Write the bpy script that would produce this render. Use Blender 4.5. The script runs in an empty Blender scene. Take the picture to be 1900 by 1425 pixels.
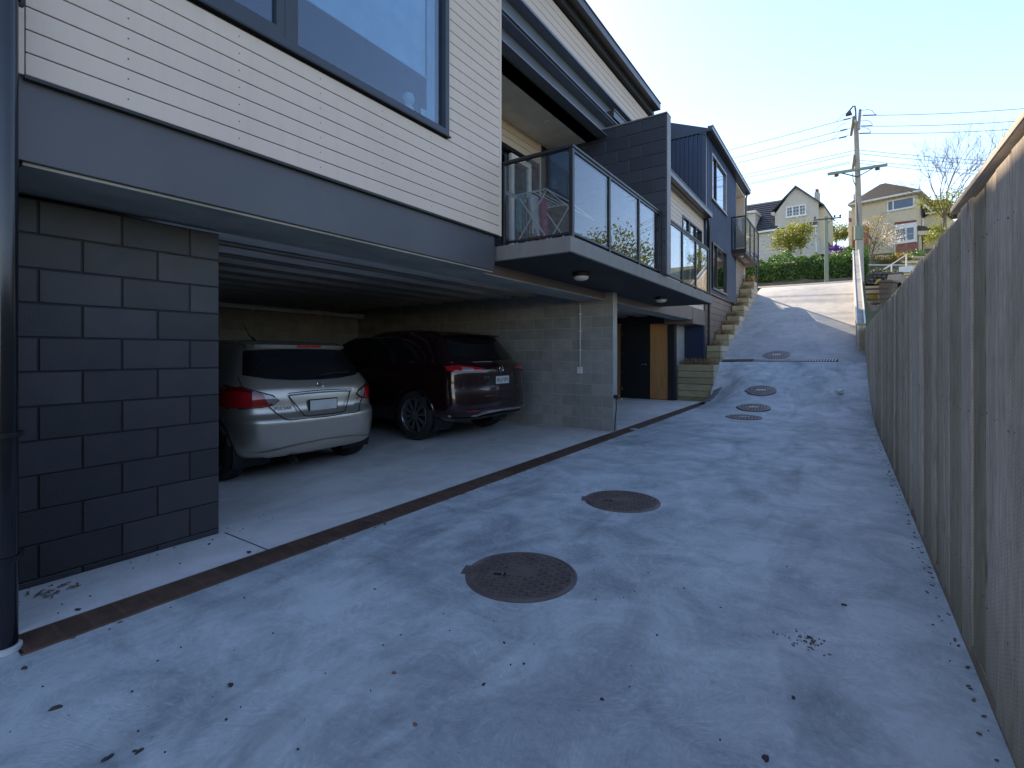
import bpy, bmesh, math, random
from mathutils import Vector, Matrix

random.seed(7)
SC = bpy.context.scene
COL = SC.collection
R = math.radians

# ------------------------------------------------------------------ camera
CAM_H, FPX, HORIZON, YAW = 1.35, 915.0, 655.0, 34.0       # photo is 1900 x 1425
cam_data = bpy.data.cameras.new('camera')
cam = bpy.data.objects.new('camera', cam_data)
COL.objects.link(cam)
cam.location = (0, 0, CAM_H)
cam.rotation_euler = (math.pi / 2, 0, R(YAW))
cam_data.sensor_width = 36.0
cam_data.lens = 36.0 * FPX / 1900.0
cam_data.shift_y = (HORIZON - 712.5) / 1900.0
cam_data.clip_start = 0.05
cam_data.clip_end = 2000
SC.camera = cam
SC.render.resolution_x, SC.render.resolution_y = 1024, 768

# ------------------------------------------------------------------ sky, sun, exposure
SUN_AZ, SUN_EL = -36.0, 36.1          # azimuth clockwise from +Y (up the drive)
world = bpy.data.worlds.new('World')
SC.world = world
world.use_nodes = True
wn, wl = world.node_tree.nodes, world.node_tree.links
sky = wn.new('ShaderNodeTexSky')
sky.sky_type = 'NISHITA'
sky.sun_disc = False
sky.sun_elevation = R(SUN_EL)
sky.sun_rotation = R(SUN_AZ)
sky.air_density = 1.1
sky.dust_density = 0.1
sky.ozone_density = 1.3
bg = wn['Background']
bg.inputs[1].default_value = 0.115
tint = wn.new('ShaderNodeMix'); tint.data_type = 'RGBA'; tint.blend_type = 'MULTIPLY'   # white balance of the whole sky
tint.inputs[0].default_value = 1.0; tint.inputs[7].default_value = (1.03, .955, .97, 1)
wl.new(sky.outputs[0], tint.inputs[6]); wl.new(tint.outputs[2], bg.inputs[0])

sun_data = bpy.data.lights.new('sun', 'SUN')
sun_data.energy = 4.2
sun_data.angle = R(0.53)
sun_data.color = (1.0, 0.82, 0.60)
sun = bpy.data.objects.new('sun', sun_data)
COL.objects.link(sun)
_d = Vector((math.sin(R(SUN_AZ)) * math.cos(R(SUN_EL)), math.cos(R(SUN_AZ)) * math.cos(R(SUN_EL)), math.sin(R(SUN_EL))))
sun.rotation_euler = _d.to_track_quat('Z', 'Y').to_euler()
sun.location = (-20, 30, 30)

SC.view_settings.view_transform = 'Standard'
SC.view_settings.look = 'None'
SC.view_settings.exposure = 1.5
SC.view_settings.gamma = 1.0
SC.view_settings.use_curve_mapping = False
SC.cycles.use_denoising = True
SC.cycles.max_bounces = 6
SC.cycles.transparent_max_bounces = 12
SC.cycles.sample_clamp_indirect = 8.0

# ------------------------------------------------------------------ pixel -> place helpers (photo pixels)
_F = Vector((-math.sin(R(YAW)), math.cos(R(YAW)), 0))
_RT = Vector((math.cos(R(YAW)), math.sin(R(YAW)), 0))
EYE = Vector((0, 0, CAM_H))
def ray(px, py):
    return _F + _RT * ((px - 950.0) / FPX) + Vector((0, 0, (HORIZON - py) / FPX))
def at(px, py, depth):
    return EYE + ray(px, py) * depth
def on_plane(px, py, p0, n):
    d = ray(px, py)
    return EYE + d * ((p0 - EYE).dot(n) / d.dot(n))

# ------------------------------------------------------------------ object helpers
def wmat(o):
    m = o.matrix_basis.copy()
    if o.parent:
        m = wmat(o.parent) @ o.matrix_parent_inverse @ m
    return m
def link(o, parent=None):
    COL.objects.link(o)
    if parent:
        o.parent = parent
        o.matrix_parent_inverse = wmat(parent).inverted()
    return o
def tag(o, label=None, cat=None, group=None, kind=None):
    if label: o['label'] = label
    if cat: o['category'] = cat
    if group: o['group'] = group
    if kind: o['kind'] = kind
    return o
def thing(name, loc, label, cat, group=None):
    o = bpy.data.objects.new(name, None)
    o.empty_display_size = 0.1
    o.location = loc
    COL.objects.link(o)
    return tag(o, label, cat, group)

_boxes = {}
def box_mesh(dx, dy, dz, bev, mat):
    key = (round(dx, 4), round(dy, 4), round(dz, 4), bev, mat.name)
    if key in _boxes: return _boxes[key]
    bm = bmesh.new()
    bmesh.ops.create_cube(bm, size=1.0)
    for v in bm.verts: v.co = Vector((v.co.x * dx, v.co.y * dy, v.co.z * dz))
    if bev > 0:
        bmesh.ops.bevel(bm, geom=bm.edges[:], offset=min(bev, 0.45 * min(dx, dy, dz)), segments=1, affect='EDGES', profile=0.5)
    me = bpy.data.meshes.new('box_mesh')
    bm.to_mesh(me); bm.free()
    me.materials.append(mat)
    _boxes[key] = me
    return me
def box(name, x0, x1, y0, y1, z0, z1, mat, parent=None, bev=0.0, rot=None):
    o = bpy.data.objects.new(name, box_mesh(abs(x1 - x0), abs(y1 - y0), abs(z1 - z0), bev, mat))
    o.location = ((x0 + x1) / 2, (y0 + y1) / 2, (z0 + z1) / 2)
    if rot: o.rotation_euler = rot
    return link(o, parent)

class MB:
    """collects shapes, builds ONE mesh object"""
    def __init__(s): s.v, s.f, s.uv = [], [], None
    def poly(s, pts):
        i = len(s.v); s.v += [tuple(p) for p in pts]; s.f.append(tuple(range(i, i + len(pts)))); return s
    def box(s, x0, x1, y0, y1, z0, z1):
        return s.hexa([(x0,y0,z0),(x1,y0,z0),(x1,y1,z0),(x0,y1,z0),(x0,y0,z1),(x1,y0,z1),(x1,y1,z1),(x0,y1,z1)])
    def hexa(s, p):
        i = len(s.v); s.v += [tuple(q) for q in p]
        s.f += [tuple(i + k for k in q) for q in ((0,3,2,1),(4,5,6,7),(0,1,5,4),(1,2,6,5),(2,3,7,6),(3,0,4,7))]
        return s
    def obox(s, c, ax, ay, az):
        c, ax, ay, az = Vector(c), Vector(ax), Vector(ay), Vector(az)
        return s.hexa([c-ax-ay-az, c+ax-ay-az, c+ax+ay-az, c-ax+ay-az, c-ax-ay+az, c+ax-ay+az, c+ax+ay+az, c-ax+ay+az])
    def prism(s, pts, off):
        """closed polygon pts (3d) extruded by vector off"""
        off = Vector(off); n = len(pts); i = len(s.v)
        s.v += [tuple(p) for p in pts] + [tuple(Vector(p) + off) for p in pts]
        s.f.append(tuple(range(i + n - 1, i - 1, -1))); s.f.append(tuple(range(i + n, i + 2 * n)))
        for k in range(n):
            j = (k + 1) % n
            s.f.append((i + k, i + j, i + n + j, i + n + k))
        return s
    def tube(s, path, r, n=8, cap=True):
        path = [Vector(p) for p in path]
        m = len(path); rs = r if isinstance(r, (list, tuple)) else [r] * m
        rings = []
        t0 = (path[1] - path[0]).normalized()
        a = t0.orthogonal().normalized()
        for k in range(m):
            t = (path[min(k + 1, m - 1)] - path[max(k - 1, 0)]).normalized()
            a = (a - t * a.dot(t))
            a = a.normalized() if a.length > 1e-6 else t.orthogonal().normalized()
            b = t.cross(a)
            i = len(s.v)
            for q in range(n):
                an = 2 * math.pi * q / n
                s.v.append(tuple(path[k] + (a * math.cos(an) + b * math.sin(an)) * rs[k]))
            rings.append(i)
        for k in range(m - 1):
            for q in range(n):
                q2 = (q + 1) % n
                s.f.append((rings[k] + q, rings[k] + q2, rings[k + 1] + q2, rings[k + 1] + q))
        if cap:
            s.f.append(tuple(rings[0] + q for q in range(n - 1, -1, -1)))
            s.f.append(tuple(rings[-1] + q for q in range(n)))
        return s
    def lathe(s, prof, c, axis='Z', n=24, closed=False):
        """prof: (r, h) list about an axis through c"""
        c = Vector(c); i = len(s.v)
        ax = {'X': (Vector((0,1,0)), Vector((0,0,1)), Vector((1,0,0))), 'Y': (Vector((0,0,1)), Vector((1,0,0)), Vector((0,1,0))), 'Z': (Vector((1,0,0)), Vector((0,1,0)), Vector((0,0,1)))}[axis]
        m = len(prof)
        for r, h in prof:
            for q in range(n):
                an = 2 * math.pi * q / n
                s.v.append(tuple(c + ax[0] * (r * math.cos(an)) + ax[1] * (r * math.sin(an)) + ax[2] * h))
        for k in range(m - (0 if closed else 1)):
            k2 = (k + 1) % m
            for q in range(n):
                q2 = (q + 1) % n
                s.f.append((i + k * n + q, i + k * n + q2, i + k2 * n + q2, i + k2 * n + q))
        if not closed:
            s.f.append(tuple(i + q for q in range(n - 1, -1, -1)))
            s.f.append(tuple(i + (m - 1) * n + q for q in range(n)))
        return s
    def grid(s, fn, nu, nv):
        i = len(s.v)
        for a in range(nu + 1):
            for b in range(nv + 1):
                s.v.append(tuple(fn(a / nu, b / nv)))
        for a in range(nu):
            for b in range(nv):
                p = i + a * (nv + 1) + b
                s.f.append((p, p + 1, p + nv + 2, p + nv + 1))
        return s
    def build(s, name, mat, parent=None, smooth=False, fix=True):
        me = bpy.data.meshes.new(name)
        me.from_pydata(s.v, [], s.f)
        if fix:
            bm = bmesh.new(); bm.from_mesh(me)
            bmesh.ops.recalc_face_normals(bm, faces=bm.faces[:])
            bm.to_mesh(me); bm.free()
        if smooth:
            me.polygons.foreach_set('use_smooth', [True] * len(me.polygons))
            if smooth != 'all':
                me.set_sharp_from_angle(angle=R(40))
        me.materials.append(mat)
        return link(bpy.data.objects.new(name, me), parent)

def text_mesh(name, body, size, p, ex, ey, mat, parent, align='CENTER', depth=0.002, shear=0.0, space=1.0):
    cu = bpy.data.curves.new('t', 'FONT')
    cu.body = body; cu.size = size; cu.align_x = align; cu.align_y = 'CENTER'; cu.extrude = depth / 2; cu.resolution_u = 3; cu.shear = shear; cu.space_character = space
    o = bpy.data.objects.new('t', cu); COL.objects.link(o)
    dg = bpy.context.evaluated_depsgraph_get()
    me = bpy.data.meshes.new_from_object(o.evaluated_get(dg))
    bpy.data.objects.remove(o); bpy.data.curves.remove(cu)
    ex, ey = Vector(ex).normalized(), Vector(ey).normalized(); ez = ex.cross(ey)
    M = Matrix(((ex.x, ey.x, ez.x, p[0]), (ex.y, ey.y, ez.y, p[1]), (ex.z, ey.z, ez.z, p[2]), (0, 0, 0, 1)))
    me.transform(M)
    me.materials.clear(); me.materials.append(mat)
    return link(bpy.data.objects.new(name, me), parent)
# ------------------------------------------------------------------ materials
class NT:
    def __init__(s, name):
        s.m = bpy.data.materials.new(name); s.m.use_nodes = True
        s.n, s.l = s.m.node_tree.nodes, s.m.node_tree.links
        s.b = s.n['Principled BSDF']
    def node(s, t, **kw):
        x = s.n.new(t)
        for k, v in kw.items(): setattr(x, k, v)
        return x
    def put(s, node, i, v):
        if hasattr(v, 'is_output') or hasattr(v, 'links'): s.l.new(v, node.inputs[i])
        else: node.inputs[i].default_value = v
    def pos(s, scale=(1, 1, 1), rot=(0, 0, 0)):
        g = s.node('ShaderNodeNewGeometry'); mp = s.node('ShaderNodeMapping')
        s.l.new(g.outputs['Position'], mp.inputs[0]); mp.inputs['Scale'].default_value = scale; mp.inputs['Rotation'].default_value = rot
        return mp.outputs[0]
    def noise(s, vec, scale, detail=4, rough=.55, dist=0, out='Fac'):
        t = s.node('ShaderNodeTexNoise'); s.put(t, 'Vector', vec); s.put(t, 'Scale', scale); s.put(t, 'Detail', detail); s.put(t, 'Roughness', rough); s.put(t, 'Distortion', dist)
        return t.outputs[out]
    def ramp(s, fac, stops):
        t = s.node('ShaderNodeValToRGB'); s.put(t, 0, fac); e = t.color_ramp.elements
        while len(e) < len(stops): e.new(.5)
        for k, (p, c) in enumerate(stops):
            e[k].position = p; e[k].color = (c, c, c, 1) if not isinstance(c, tuple) else (*c, 1)
        return t.outputs[0]
    def mix(s, fac, a, b, mode='MIX'):
        t = s.node('ShaderNodeMix', data_type='RGBA', blend_type=mode)
        s.put(t, 0, fac)
        for i, v in ((6, a), (7, b)):
            if isinstance(v, tuple): v = (*v, 1)[:4]
            s.put(t, i, v)
        return t.outputs[2]
    def math(s, op, a, b=0.0, c=0.0):
        t = s.node('ShaderNodeMath', operation=op); s.put(t, 0, a); s.put(t, 1, b); s.put(t, 2, c)
        return t.outputs[0]
    def rand(s):
        return s.node('ShaderNodeObjectInfo').outputs['Random']
    def bump(s, h, strength=.3, dist=.01, normal=None):
        t = s.node('ShaderNodeBump'); s.put(t, 'Height', h); s.put(t, 'Strength', strength); s.put(t, 'Distance', dist)
        if normal is not None: s.l.new(normal, t.inputs['Normal'])
        return t.outputs[0]
    def done(s, color=None, rough=None, normal=None, **kw):
        if color is not None: s.put(s.b, 'Base Color', (*color, 1) if isinstance(color, tuple) and len(color) == 3 else color)
        if rough is not None: s.put(s.b, 'Roughness', rough)
        if normal is not None: s.l.new(normal, s.b.inputs['Normal'])
        for k, v in kw.items(): s.put(s.b, k.replace('_', ' '), v)
        return s.m

def pmat(name, c1, c2=None, scale=4.0, stretch=(1, 1, 1), rough=.6, rvar=.12, bump=0.0, bscale=60.0, bdist=.004, rand=0.0, grime=0.0, **kw):
    t = NT(name)
    v = t.pos(stretch)
    c2 = c2 or tuple(x * .82 for x in c1)
    n1 = t.noise(v, scale, 5, .6)
    col = t.mix(t.ramp(n1, [(.3, 0.0), (.7, 1.0)]), c1, c2)
    if grime:
        n3 = t.noise(t.pos(), 1.3, 6, .7, .6)
        col = t.mix(t.math('MULTIPLY', t.ramp(n3, [(.48, 0.0), (.72, 1.0)]), grime), col, tuple(x * .45 for x in c1))
    if rand:
        r = t.math('MULTIPLY_ADD', t.rand(), 2 * rand, 1 - rand)
        cmb = t.node('ShaderNodeCombineColor')
        for k in range(3): t.put(cmb, k, r)
        col = t.mix(1.0, col, cmb.outputs[0], 'MULTIPLY')
    rr = t.math('MULTIPLY_ADD', n1, rvar, rough - rvar / 2)
    nrm = None
    if bump:
        nrm = t.bump(t.noise(t.pos(), bscale, 5, .65), bump, bdist)
    return t.done(col, rr, nrm, **kw)

def glass_mat(name, tint=(.75, .8, .82), ior=1.6, rough=.0):
    t = NT(name)
    t.n.remove(t.b)
    tr = t.node('ShaderNodeBsdfTransparent'); tr.inputs[0].default_value = (*tint, 1)
    gl = t.node('ShaderNodeBsdfGlossy'); gl.inputs['Roughness'].default_value = rough; gl.inputs['Color'].default_value = (.95, .97, 1, 1)
    fr = t.node('ShaderNodeFresnel'); gb = t.node('ShaderNodeNewGeometry')
    t.l.new(t.math('MULTIPLY_ADD', gb.outputs['Backfacing'], 1 / ior - ior, ior), fr.inputs[0])   # thin pane: same reflectance from both sides
    mx = t.node('ShaderNodeMixShader')
    t.l.new(fr.outputs[0], mx.inputs[0]); t.l.new(tr.outputs[0], mx.inputs[1]); t.l.new(gl.outputs[0], mx.inputs[2])
    t.l.new(mx.outputs[0], t.n['Material Output'].inputs[0])
    return t.m

def concrete_mat(name, lo, hi, swirl=True, broom=False, stain=.5):
    """brushed concrete: overlapping arcs of the broom, blotches, dark damp patches, specks"""
    t = NT(name)
    v = t.pos()
    big = t.noise(v, .55, 6, .6, .4)
    mid = t.noise(v, 2.6, 6, .65, .8)
    fine = t.noise(v, 34, 4, .7)
    f = t.math('MULTIPLY_ADD', big, .55, t.math('MULTIPLY_ADD', mid, .62, t.math('MULTIPLY_ADD', fine, .22, -.08)))
    col = t.mix(t.ramp(f, [(.46, 0.0), (.72, 1.0)]), lo, hi)
    h = fine
    if swirl:
        def arcs(scale, rf, tf, seed):
            # broom arcs: noise drawn out round scattered centres
            wob = t.node('ShaderNodeVectorMath', operation='SCALE'); t.l.new(t.noise(v, 1.3 + seed * .3, 2, .5, 0, 'Color'), wob.inputs[0]); wob.inputs['Scale'].default_value = .5
            add = t.node('ShaderNodeVectorMath', operation='ADD'); t.l.new(v, add.inputs[0]); t.l.new(wob.outputs[0], add.inputs[1])
            off = t.node('ShaderNodeVectorMath', operation='ADD'); t.l.new(add.outputs[0], off.inputs[0]); off.inputs[1].default_value = (seed * 7.3, seed * 3.1, 0)
            vor = t.node('ShaderNodeTexVoronoi', feature='F1', voronoi_dimensions='2D'); t.l.new(off.outputs[0], vor.inputs['Vector']); vor.inputs['Scale'].default_value = scale
            d = t.node('ShaderNodeVectorMath', operation='SUBTRACT'); t.l.new(off.outputs[0], d.inputs[0]); t.l.new(vor.outputs['Position'], d.inputs[1])
            sp = t.node('ShaderNodeSeparateXYZ'); t.l.new(d.outputs[0], sp.inputs[0])
            th = t.math('ARCTAN2', sp.outputs[1], sp.outputs[0])
            rr = t.math('SQRT', t.math('ADD', t.math('MULTIPLY', sp.outputs[0], sp.outputs[0]), t.math('MULTIPLY', sp.outputs[1], sp.outputs[1])))
            cb = t.node('ShaderNodeCombineXYZ'); t.put(cb, 0, t.math('MULTIPLY', rr, rf)); t.put(cb, 1, t.math('MULTIPLY', th, tf)); t.put(cb, 2, t.math('MULTIPLY', t.node('ShaderNodeSeparateColor').outputs[0], 1.0))
            sc_ = cb.inputs[2].links[0].from_node.inputs[0].links[0].from_node
            t.l.new(vor.outputs['Color'], sc_.inputs[0]); cb.inputs[2].links[0].from_node.inputs[1].default_value = 19.0
            return t.noise(cb.outputs[0], 1.0, 3, .6)
        a1, a2 = arcs(2.6, 95.0, 2.2, 0), arcs(1.7, 120.0, 3.0, 1)
        gate = t.ramp(t.noise(v, 2.1, 3, .6, 1.0), [(.4, 0.0), (.6, 1.0)])
        sw = t.mix(gate, a1, a2)
        col = t.mix(t.ramp(sw, [(.52, 0.0), (.80, .5)]), col, tuple(min(1, x * 1.28) for x in hi))
        col = t.mix(t.ramp(sw, [(.2, .4), (.42, 0.0)]), col, tuple(x * .72 for x in lo))
        h = t.math('MULTIPLY_ADD', sw, 2.2, fine)
    if broom:
        bn = t.noise(t.pos((1.2, 26, 26)), 1.5, 4, .7, .3)
        col = t.mix(t.ramp(bn, [(.35, 0.0), (.7, .5)]), col, tuple(x * .72 for x in lo))
        h = t.math('MULTIPLY_ADD', bn, 3.0, h)
    # long damp / tyre stains along the drive and cross streaks
    st = t.noise(t.pos((1.0, .33, 1)), 1.5, 5, .62, 1.2)
    col = t.mix(t.math('MULTIPLY', t.ramp(st, [(.5, 0.0), (.72, 1.0)]), stain), col, tuple(x * .55 for x in lo))
    cs = t.noise(t.pos((.5, 3.2, 1)), 1.6, 5, .7, .5)
    col = t.mix(t.math('MULTIPLY', t.ramp(cs, [(.54, 0.0), (.75, 1.0)]), stain * .5), col, tuple(min(1, x * 1.25) for x in hi))
    # pale scuffs and old tyre arcs
    sc1 = t.noise(t.pos((.35, 5.5, 1), (0, 0, R(24))), 1.9, 4, .7, .8)
    col = t.mix(t.math('MULTIPLY', t.ramp(sc1, [(.66, 0.0), (.76, 1.0)]), stain * .45), col, tuple(min(1, x * 1.3) for x in hi))
    # specks of grit
    vs = t.node('ShaderNodeTexVoronoi', feature='F1'); t.l.new(v, vs.inputs['Vector']); vs.inputs['Scale'].default_value = 16
    spk = t.math('LESS_THAN', vs.outputs['Distance'], t.math('MULTIPLY', t.noise(v, 5, 2), .085))
    col = t.mix(t.math('MULTIPLY', spk, .7), col, tuple(x * .3 for x in lo))
    rough = t.math('MULTIPLY_ADD', mid, .25, .5)
    return t.done(col, rough, t.bump(h, .32, .006), Specular_IOR_Level=.35)

def wood_mat(name, c1, c2, c3, axis='Z', rand=.22, rough=.75, grain=1.0, weather=.5, moss=0.0):
    t = NT(name)
    sx = {'X': (1.2, 26, 26), 'Y': (26, 1.2, 26), 'Z': (26, 26, 1.2)}[axis]
    r = t.rand()
    mp = t.node('ShaderNodeMapping'); g = t.node('ShaderNodeNewGeometry'); t.l.new(g.outputs['Position'], mp.inputs[0]); mp.inputs['Scale'].default_value = sx
    off = t.node('ShaderNodeCombineXYZ')
    for k in range(3): t.put(off, k, t.math('MULTIPLY', r, 37.0 + 11 * k))
    t.l.new(off.outputs[0], mp.inputs['Location'])
    gr = t.noise(mp.outputs[0], 1.0 * grain, 6, .65, .6)
    gf = t.noise(mp.outputs[0], 5.0 * grain, 3, .7)
    col = t.mix(t.ramp(gr, [(.28, 0.0), (.72, 1.0)]), c1, c2)
    col = t.mix(t.ramp(gf, [(.48, 0.0), (.72, .8)]), col, c3)
    v = t.pos()
    we = t.noise(v, 2.2, 6, .7, 1.0)
    col = t.mix(t.math('MULTIPLY', t.ramp(we, [(.45, 0.0), (.72, 1.0)]), weather), col, tuple(x * .5 for x in c1))
    # knots
    mk = t.node('ShaderNodeVectorMath', operation='MULTIPLY'); t.l.new(v, mk.inputs[0]); mk.inputs[1].default_value = {'X': (1, 3.5, 3.5), 'Y': (3.5, 1, 3.5), 'Z': (3.5, 3.5, 1)}[axis]
    ad = t.node('ShaderNodeVectorMath', operation='ADD'); t.l.new(mk.outputs[0], ad.inputs[0]); t.l.new(off.outputs[0], ad.inputs[1])
    vk = t.node('ShaderNodeTexVoronoi', feature='F1'); t.l.new(ad.outputs[0], vk.inputs['Vector']); vk.inputs['Scale'].default_value = 1.15
    kn = t.ramp(vk.outputs['Distance'], [(.03, 1.0), (.1, 0.0)])
    col = t.mix(t.math('MULTIPLY', kn, .8), col, tuple(x * .3 for x in c3))
    rr = t.math('MULTIPLY_ADD', r, 2 * rand, 1 - rand)
    cmb = t.node('ShaderNodeCombineColor'); t.put(cmb, 0, rr); t.put(cmb, 1, rr); t.put(cmb, 2, t.math('MULTIPLY_ADD', r, 2.6 * rand, 1 - 1.3 * rand))
    col = t.mix(1.0, col, cmb.outputs[0], 'MULTIPLY')
    if moss:
        sp = t.node('ShaderNodeSeparateXYZ'); t.l.new(v, sp.inputs[0])
        mz = t.math('MULTIPLY', t.ramp(t.math('MULTIPLY_ADD', we, .6, sp.outputs[2]), [(.25, 1.0), (.8, 0.0)]), moss)
        col = t.mix(mz, col, (.10, .11, .055))
    # saw marks
    saw = t.node('ShaderNodeTexWave', wave_type='BANDS', bands_direction=('Z' if axis == 'Z' else axis)); t.l.new(t.pos((1, 1, 1), (R(25), 0, 0)), saw.inputs['Vector']); saw.inputs['Scale'].default_value = 22; saw.inputs['Distortion'].default_value = 2.5
    col = t.mix(t.math('MULTIPLY', saw.outputs['Fac'], t.math('MULTIPLY', we, .28)), col, c3)
    h = t.math('MULTIPLY_ADD', saw.outputs['Fac'], .25, t.math('ADD', gr, gf))
    return t.done(col, rough, t.bump(h, .4, .004), Specular_IOR_Level=.25)

def leaf_mat(name, c1, c2, trans=.35, rough=.5):
    t = NT(name)
    v = t.pos()
    n = t.noise(v, 3.0, 3, .6)
    w = t.node('ShaderNodeTexWhiteNoise', noise_dimensions='3D')
    sn = t.node('ShaderNodeVectorMath', operation='SNAP'); t.l.new(v, sn.inputs[0]); sn.inputs[1].default_value = (.09, .09, .09)
    t.l.new(sn.outputs[0], w.inputs['Vector'])
    f = t.math('MULTIPLY_ADD', w.outputs['Value'], .6, t.math('MULTIPLY', n, .5))
    col = t.mix(t.ramp(f, [(.15, 0.0), (.9, 1.0)]), c1, c2)
    m = t.done(col, rough)
    tl = t.node('ShaderNodeBsdfTranslucent'); t.l.new(col, tl.inputs[0])
    mx = t.node('ShaderNodeMixShader'); mx.inputs[0].default_value = trans
    t.l.new(t.b.outputs[0], mx.inputs[1]); t.l.new(tl.outputs[0], mx.inputs[2])
    t.l.new(mx.outputs[0], t.n['Material Output'].inputs[0])
    return m

def nail_clad(name, c, rough=.55):
    """painted fibre-cement board, faint vertical run marks"""
    t = NT(name)
    a = t.noise(t.pos((1, 1, 1)), 1.1, 5, .6, .4)
    b = t.noise(t.pos((9, 9, .7)), 1.5, 4, .6)
    col = t.mix(t.ramp(a, [(.3, 0.0), (.75, 1.0)]), c, tuple(x * .9 for x in c))
    col = t.mix(t.ramp(b, [(.5, 0.0), (.8, .35)]), col, tuple(x * .8 for x in c))
    return t.done(col, rough, t.bump(t.noise(t.pos(), 180, 3, .6), .08, .002), Specular_IOR_Level=.35)

M = {}
M['drive'] = concrete_mat('drive_concrete', (.25, .295, .325), (.58, .625, .65), True, False, .6)
M['slope'] = concrete_mat('slope_concrete', (.29, .305, .32), (.47, .475, .47), False, True, .35)
M['apron'] = concrete_mat('apron_concrete', (.52, .52, .51), (.72, .715, .70), False, False, .3)
M['clad'] = nail_clad('cream_cladding', (.63, .54, .47))
M['clad_back'] = pmat('cladding_backing', (.05, .045, .04), rough=.9)
M['beam'] = pmat('charcoal_beam_paint', (.078, .082, .098), (.062, .066, .08), 1.2, rough=.42, bump=.12, bscale=45, grime=.15)
M['block_black'] = pmat('black_block_paint', (.050, .048, .049), (.034, .034, .037), 2.2, rough=.42, rvar=.25, bump=.7, bscale=150, bdist=.004, rand=.3, grime=.4)
M['block_sky_tint'] = pmat('sky_tinted_black_block_paint', (.034, .042, .064), (.026, .033, .052), 2.2, rough=.45, bump=.4, bscale=120, bdist=.003, rand=.15)  # black block paint with the blue of the skylight mixed into its colour
M['mortar_black'] = pmat('black_mortar', (.014, .015, .019), rough=.6, bump=.3, bscale=120)
M['block_grey'] = pmat('grey_concrete_block', (.33, .325, .31), (.25, .245, .235), 5, rough=.85, bump=.6, bscale=140, bdist=.003, rand=.12, grime=.25)
M['mortar_grey'] = pmat('grey_mortar', (.42, .41, .39), rough=.9, bump=.4, bscale=160)
M['brown'] = pmat('brown_wall_paint', (.17, .135, .115), (.14, .11, .095), 2, rough=.5, bump=.15, bscale=60, rand=.06, grime=.2)
M['navy'] = pmat('navy_sheet_metal', (.026, .044, .095), (.02, .034, .075), 1.5, rough=.3, rvar=.1, Metallic=.25)
M['navy_trim'] = pmat('navy_flashing', (.035, .05, .085), rough=.35, Metallic=.2)
M['black_alu'] = pmat('black_aluminium', (.02, .021, .024), rough=.35, Metallic=.3)
M['steel_paint'] = pmat('blue_grey_painted_steel', (.15, .18, .245), (.125, .15, .205), 2, rough=.38, grime=.12)
M['gutter'] = pmat('dark_grey_gutter', (.075, .072, .075), rough=.3, Metallic=.4)
M['gutter_lt'] = pmat('grey_gutter_lip', (.25, .25, .27), rough=.35, Metallic=.4)
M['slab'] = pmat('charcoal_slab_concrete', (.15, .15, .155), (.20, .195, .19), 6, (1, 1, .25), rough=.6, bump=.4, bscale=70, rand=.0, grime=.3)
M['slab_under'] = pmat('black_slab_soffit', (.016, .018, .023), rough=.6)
M['soffit_conc'] = pmat('raw_beam_concrete', (.42, .40, .35), (.27, .27, .24), 3, (1, .5, 1), rough=.7, bump=.3, bscale=50, grime=.5)
M['deck'] = pmat('galvanised_deck', (.60, .55, .49), (.42, .39, .35), 5, (6, .5, 6), rough=.4, Metallic=.7)
M['white_soffit'] = pmat('white_soffit_paint', (.82, .80, .76), rough=.6)
M['white_metal'] = pmat('white_metal', (.78, .78, .78), rough=.35)
M['white_plastic'] = pmat('white_plastic', (.72, .73, .73), rough=.4)
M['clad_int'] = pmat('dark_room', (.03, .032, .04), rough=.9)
M['blind'] = pmat('white_roller_blind', (.78, .79, .80), rough=.8)
M['glass'] = glass_mat('window_glass', (.66, .80, .90), 2.0)
M['glass_bal'] = glass_mat('balustrade_glass', (.70, .74, .76), 1.7)
M['chrome'] = pmat('chrome', (.75, .75, .76), rough=.1, rvar=.04, Metallic=1.0)
M['brass'] = pmat('brass', (.5, .36, .16), rough=.35, Metallic=1.0)
M['iron'] = pmat('rusty_cast_iron', (.21, .165, .148), (.13, .105, .10), 9, rough=.5, bump=.5, bscale=90, grime=.4, Metallic=.35)
M['iron_rust'] = pmat('rusty_grate', (.19, .115, .085), (.10, .066, .054), 6, rough=.55, bump=.4, bscale=120, rand=.2, Metallic=.3)
M['dark_void'] = pmat('dark_void', (.01, .01, .012), rough=.9)
M['fence'] = wood_mat('weathered_fence_timber', (.56, .455, .335), (.76, .65, .515), (.23, .17, .11), 'Z', .28, .8, 1.0, .38, moss=.5)
M['fence_back'] = wood_mat('older_fence_timber', (.32, .25, .18), (.44, .35, .26), (.15, .11, .075), 'Z', .2, .85, 1.0, .6)
M['fence_new'] = wood_mat('pale_fence_timber', (.50, .43, .34), (.58, .51, .42), (.36, .30, .24), 'Z', .12, .75, 1.0, .25)
M['cap'] = wood_mat('cream_cap_timber', (.55, .48, .40), (.62, .55, .46), (.42, .36, .29), 'Y', .06, .7, .6, .2)
M['sleeper'] = wood_mat('treated_sleeper', (.33, .285, .17), (.44, .38, .24), (.20, .17, .10), 'X', .2, .75, .8, .5)
M['sleeper_side'] = wood_mat('treated_sleeper_side', (.46, .40, .30), (.54, .48, .37), (.32, .27, .20), 'Y', .15, .75, .8, .35)
M['ply'] = wood_mat('plywood', (.44, .22, .085), (.53, .28, .11), (.32, .145, .05), 'Z', .08, .6, .35, .15)
M['door'] = pmat('black_door_paint', (.014, .015, .018), rough=.45)
M['kerb'] = pmat('mossy_concrete_edge', (.17, .17, .14), (.09, .095, .06), 8, rough=.9, bump=.6, bscale=50, grime=.6)
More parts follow.
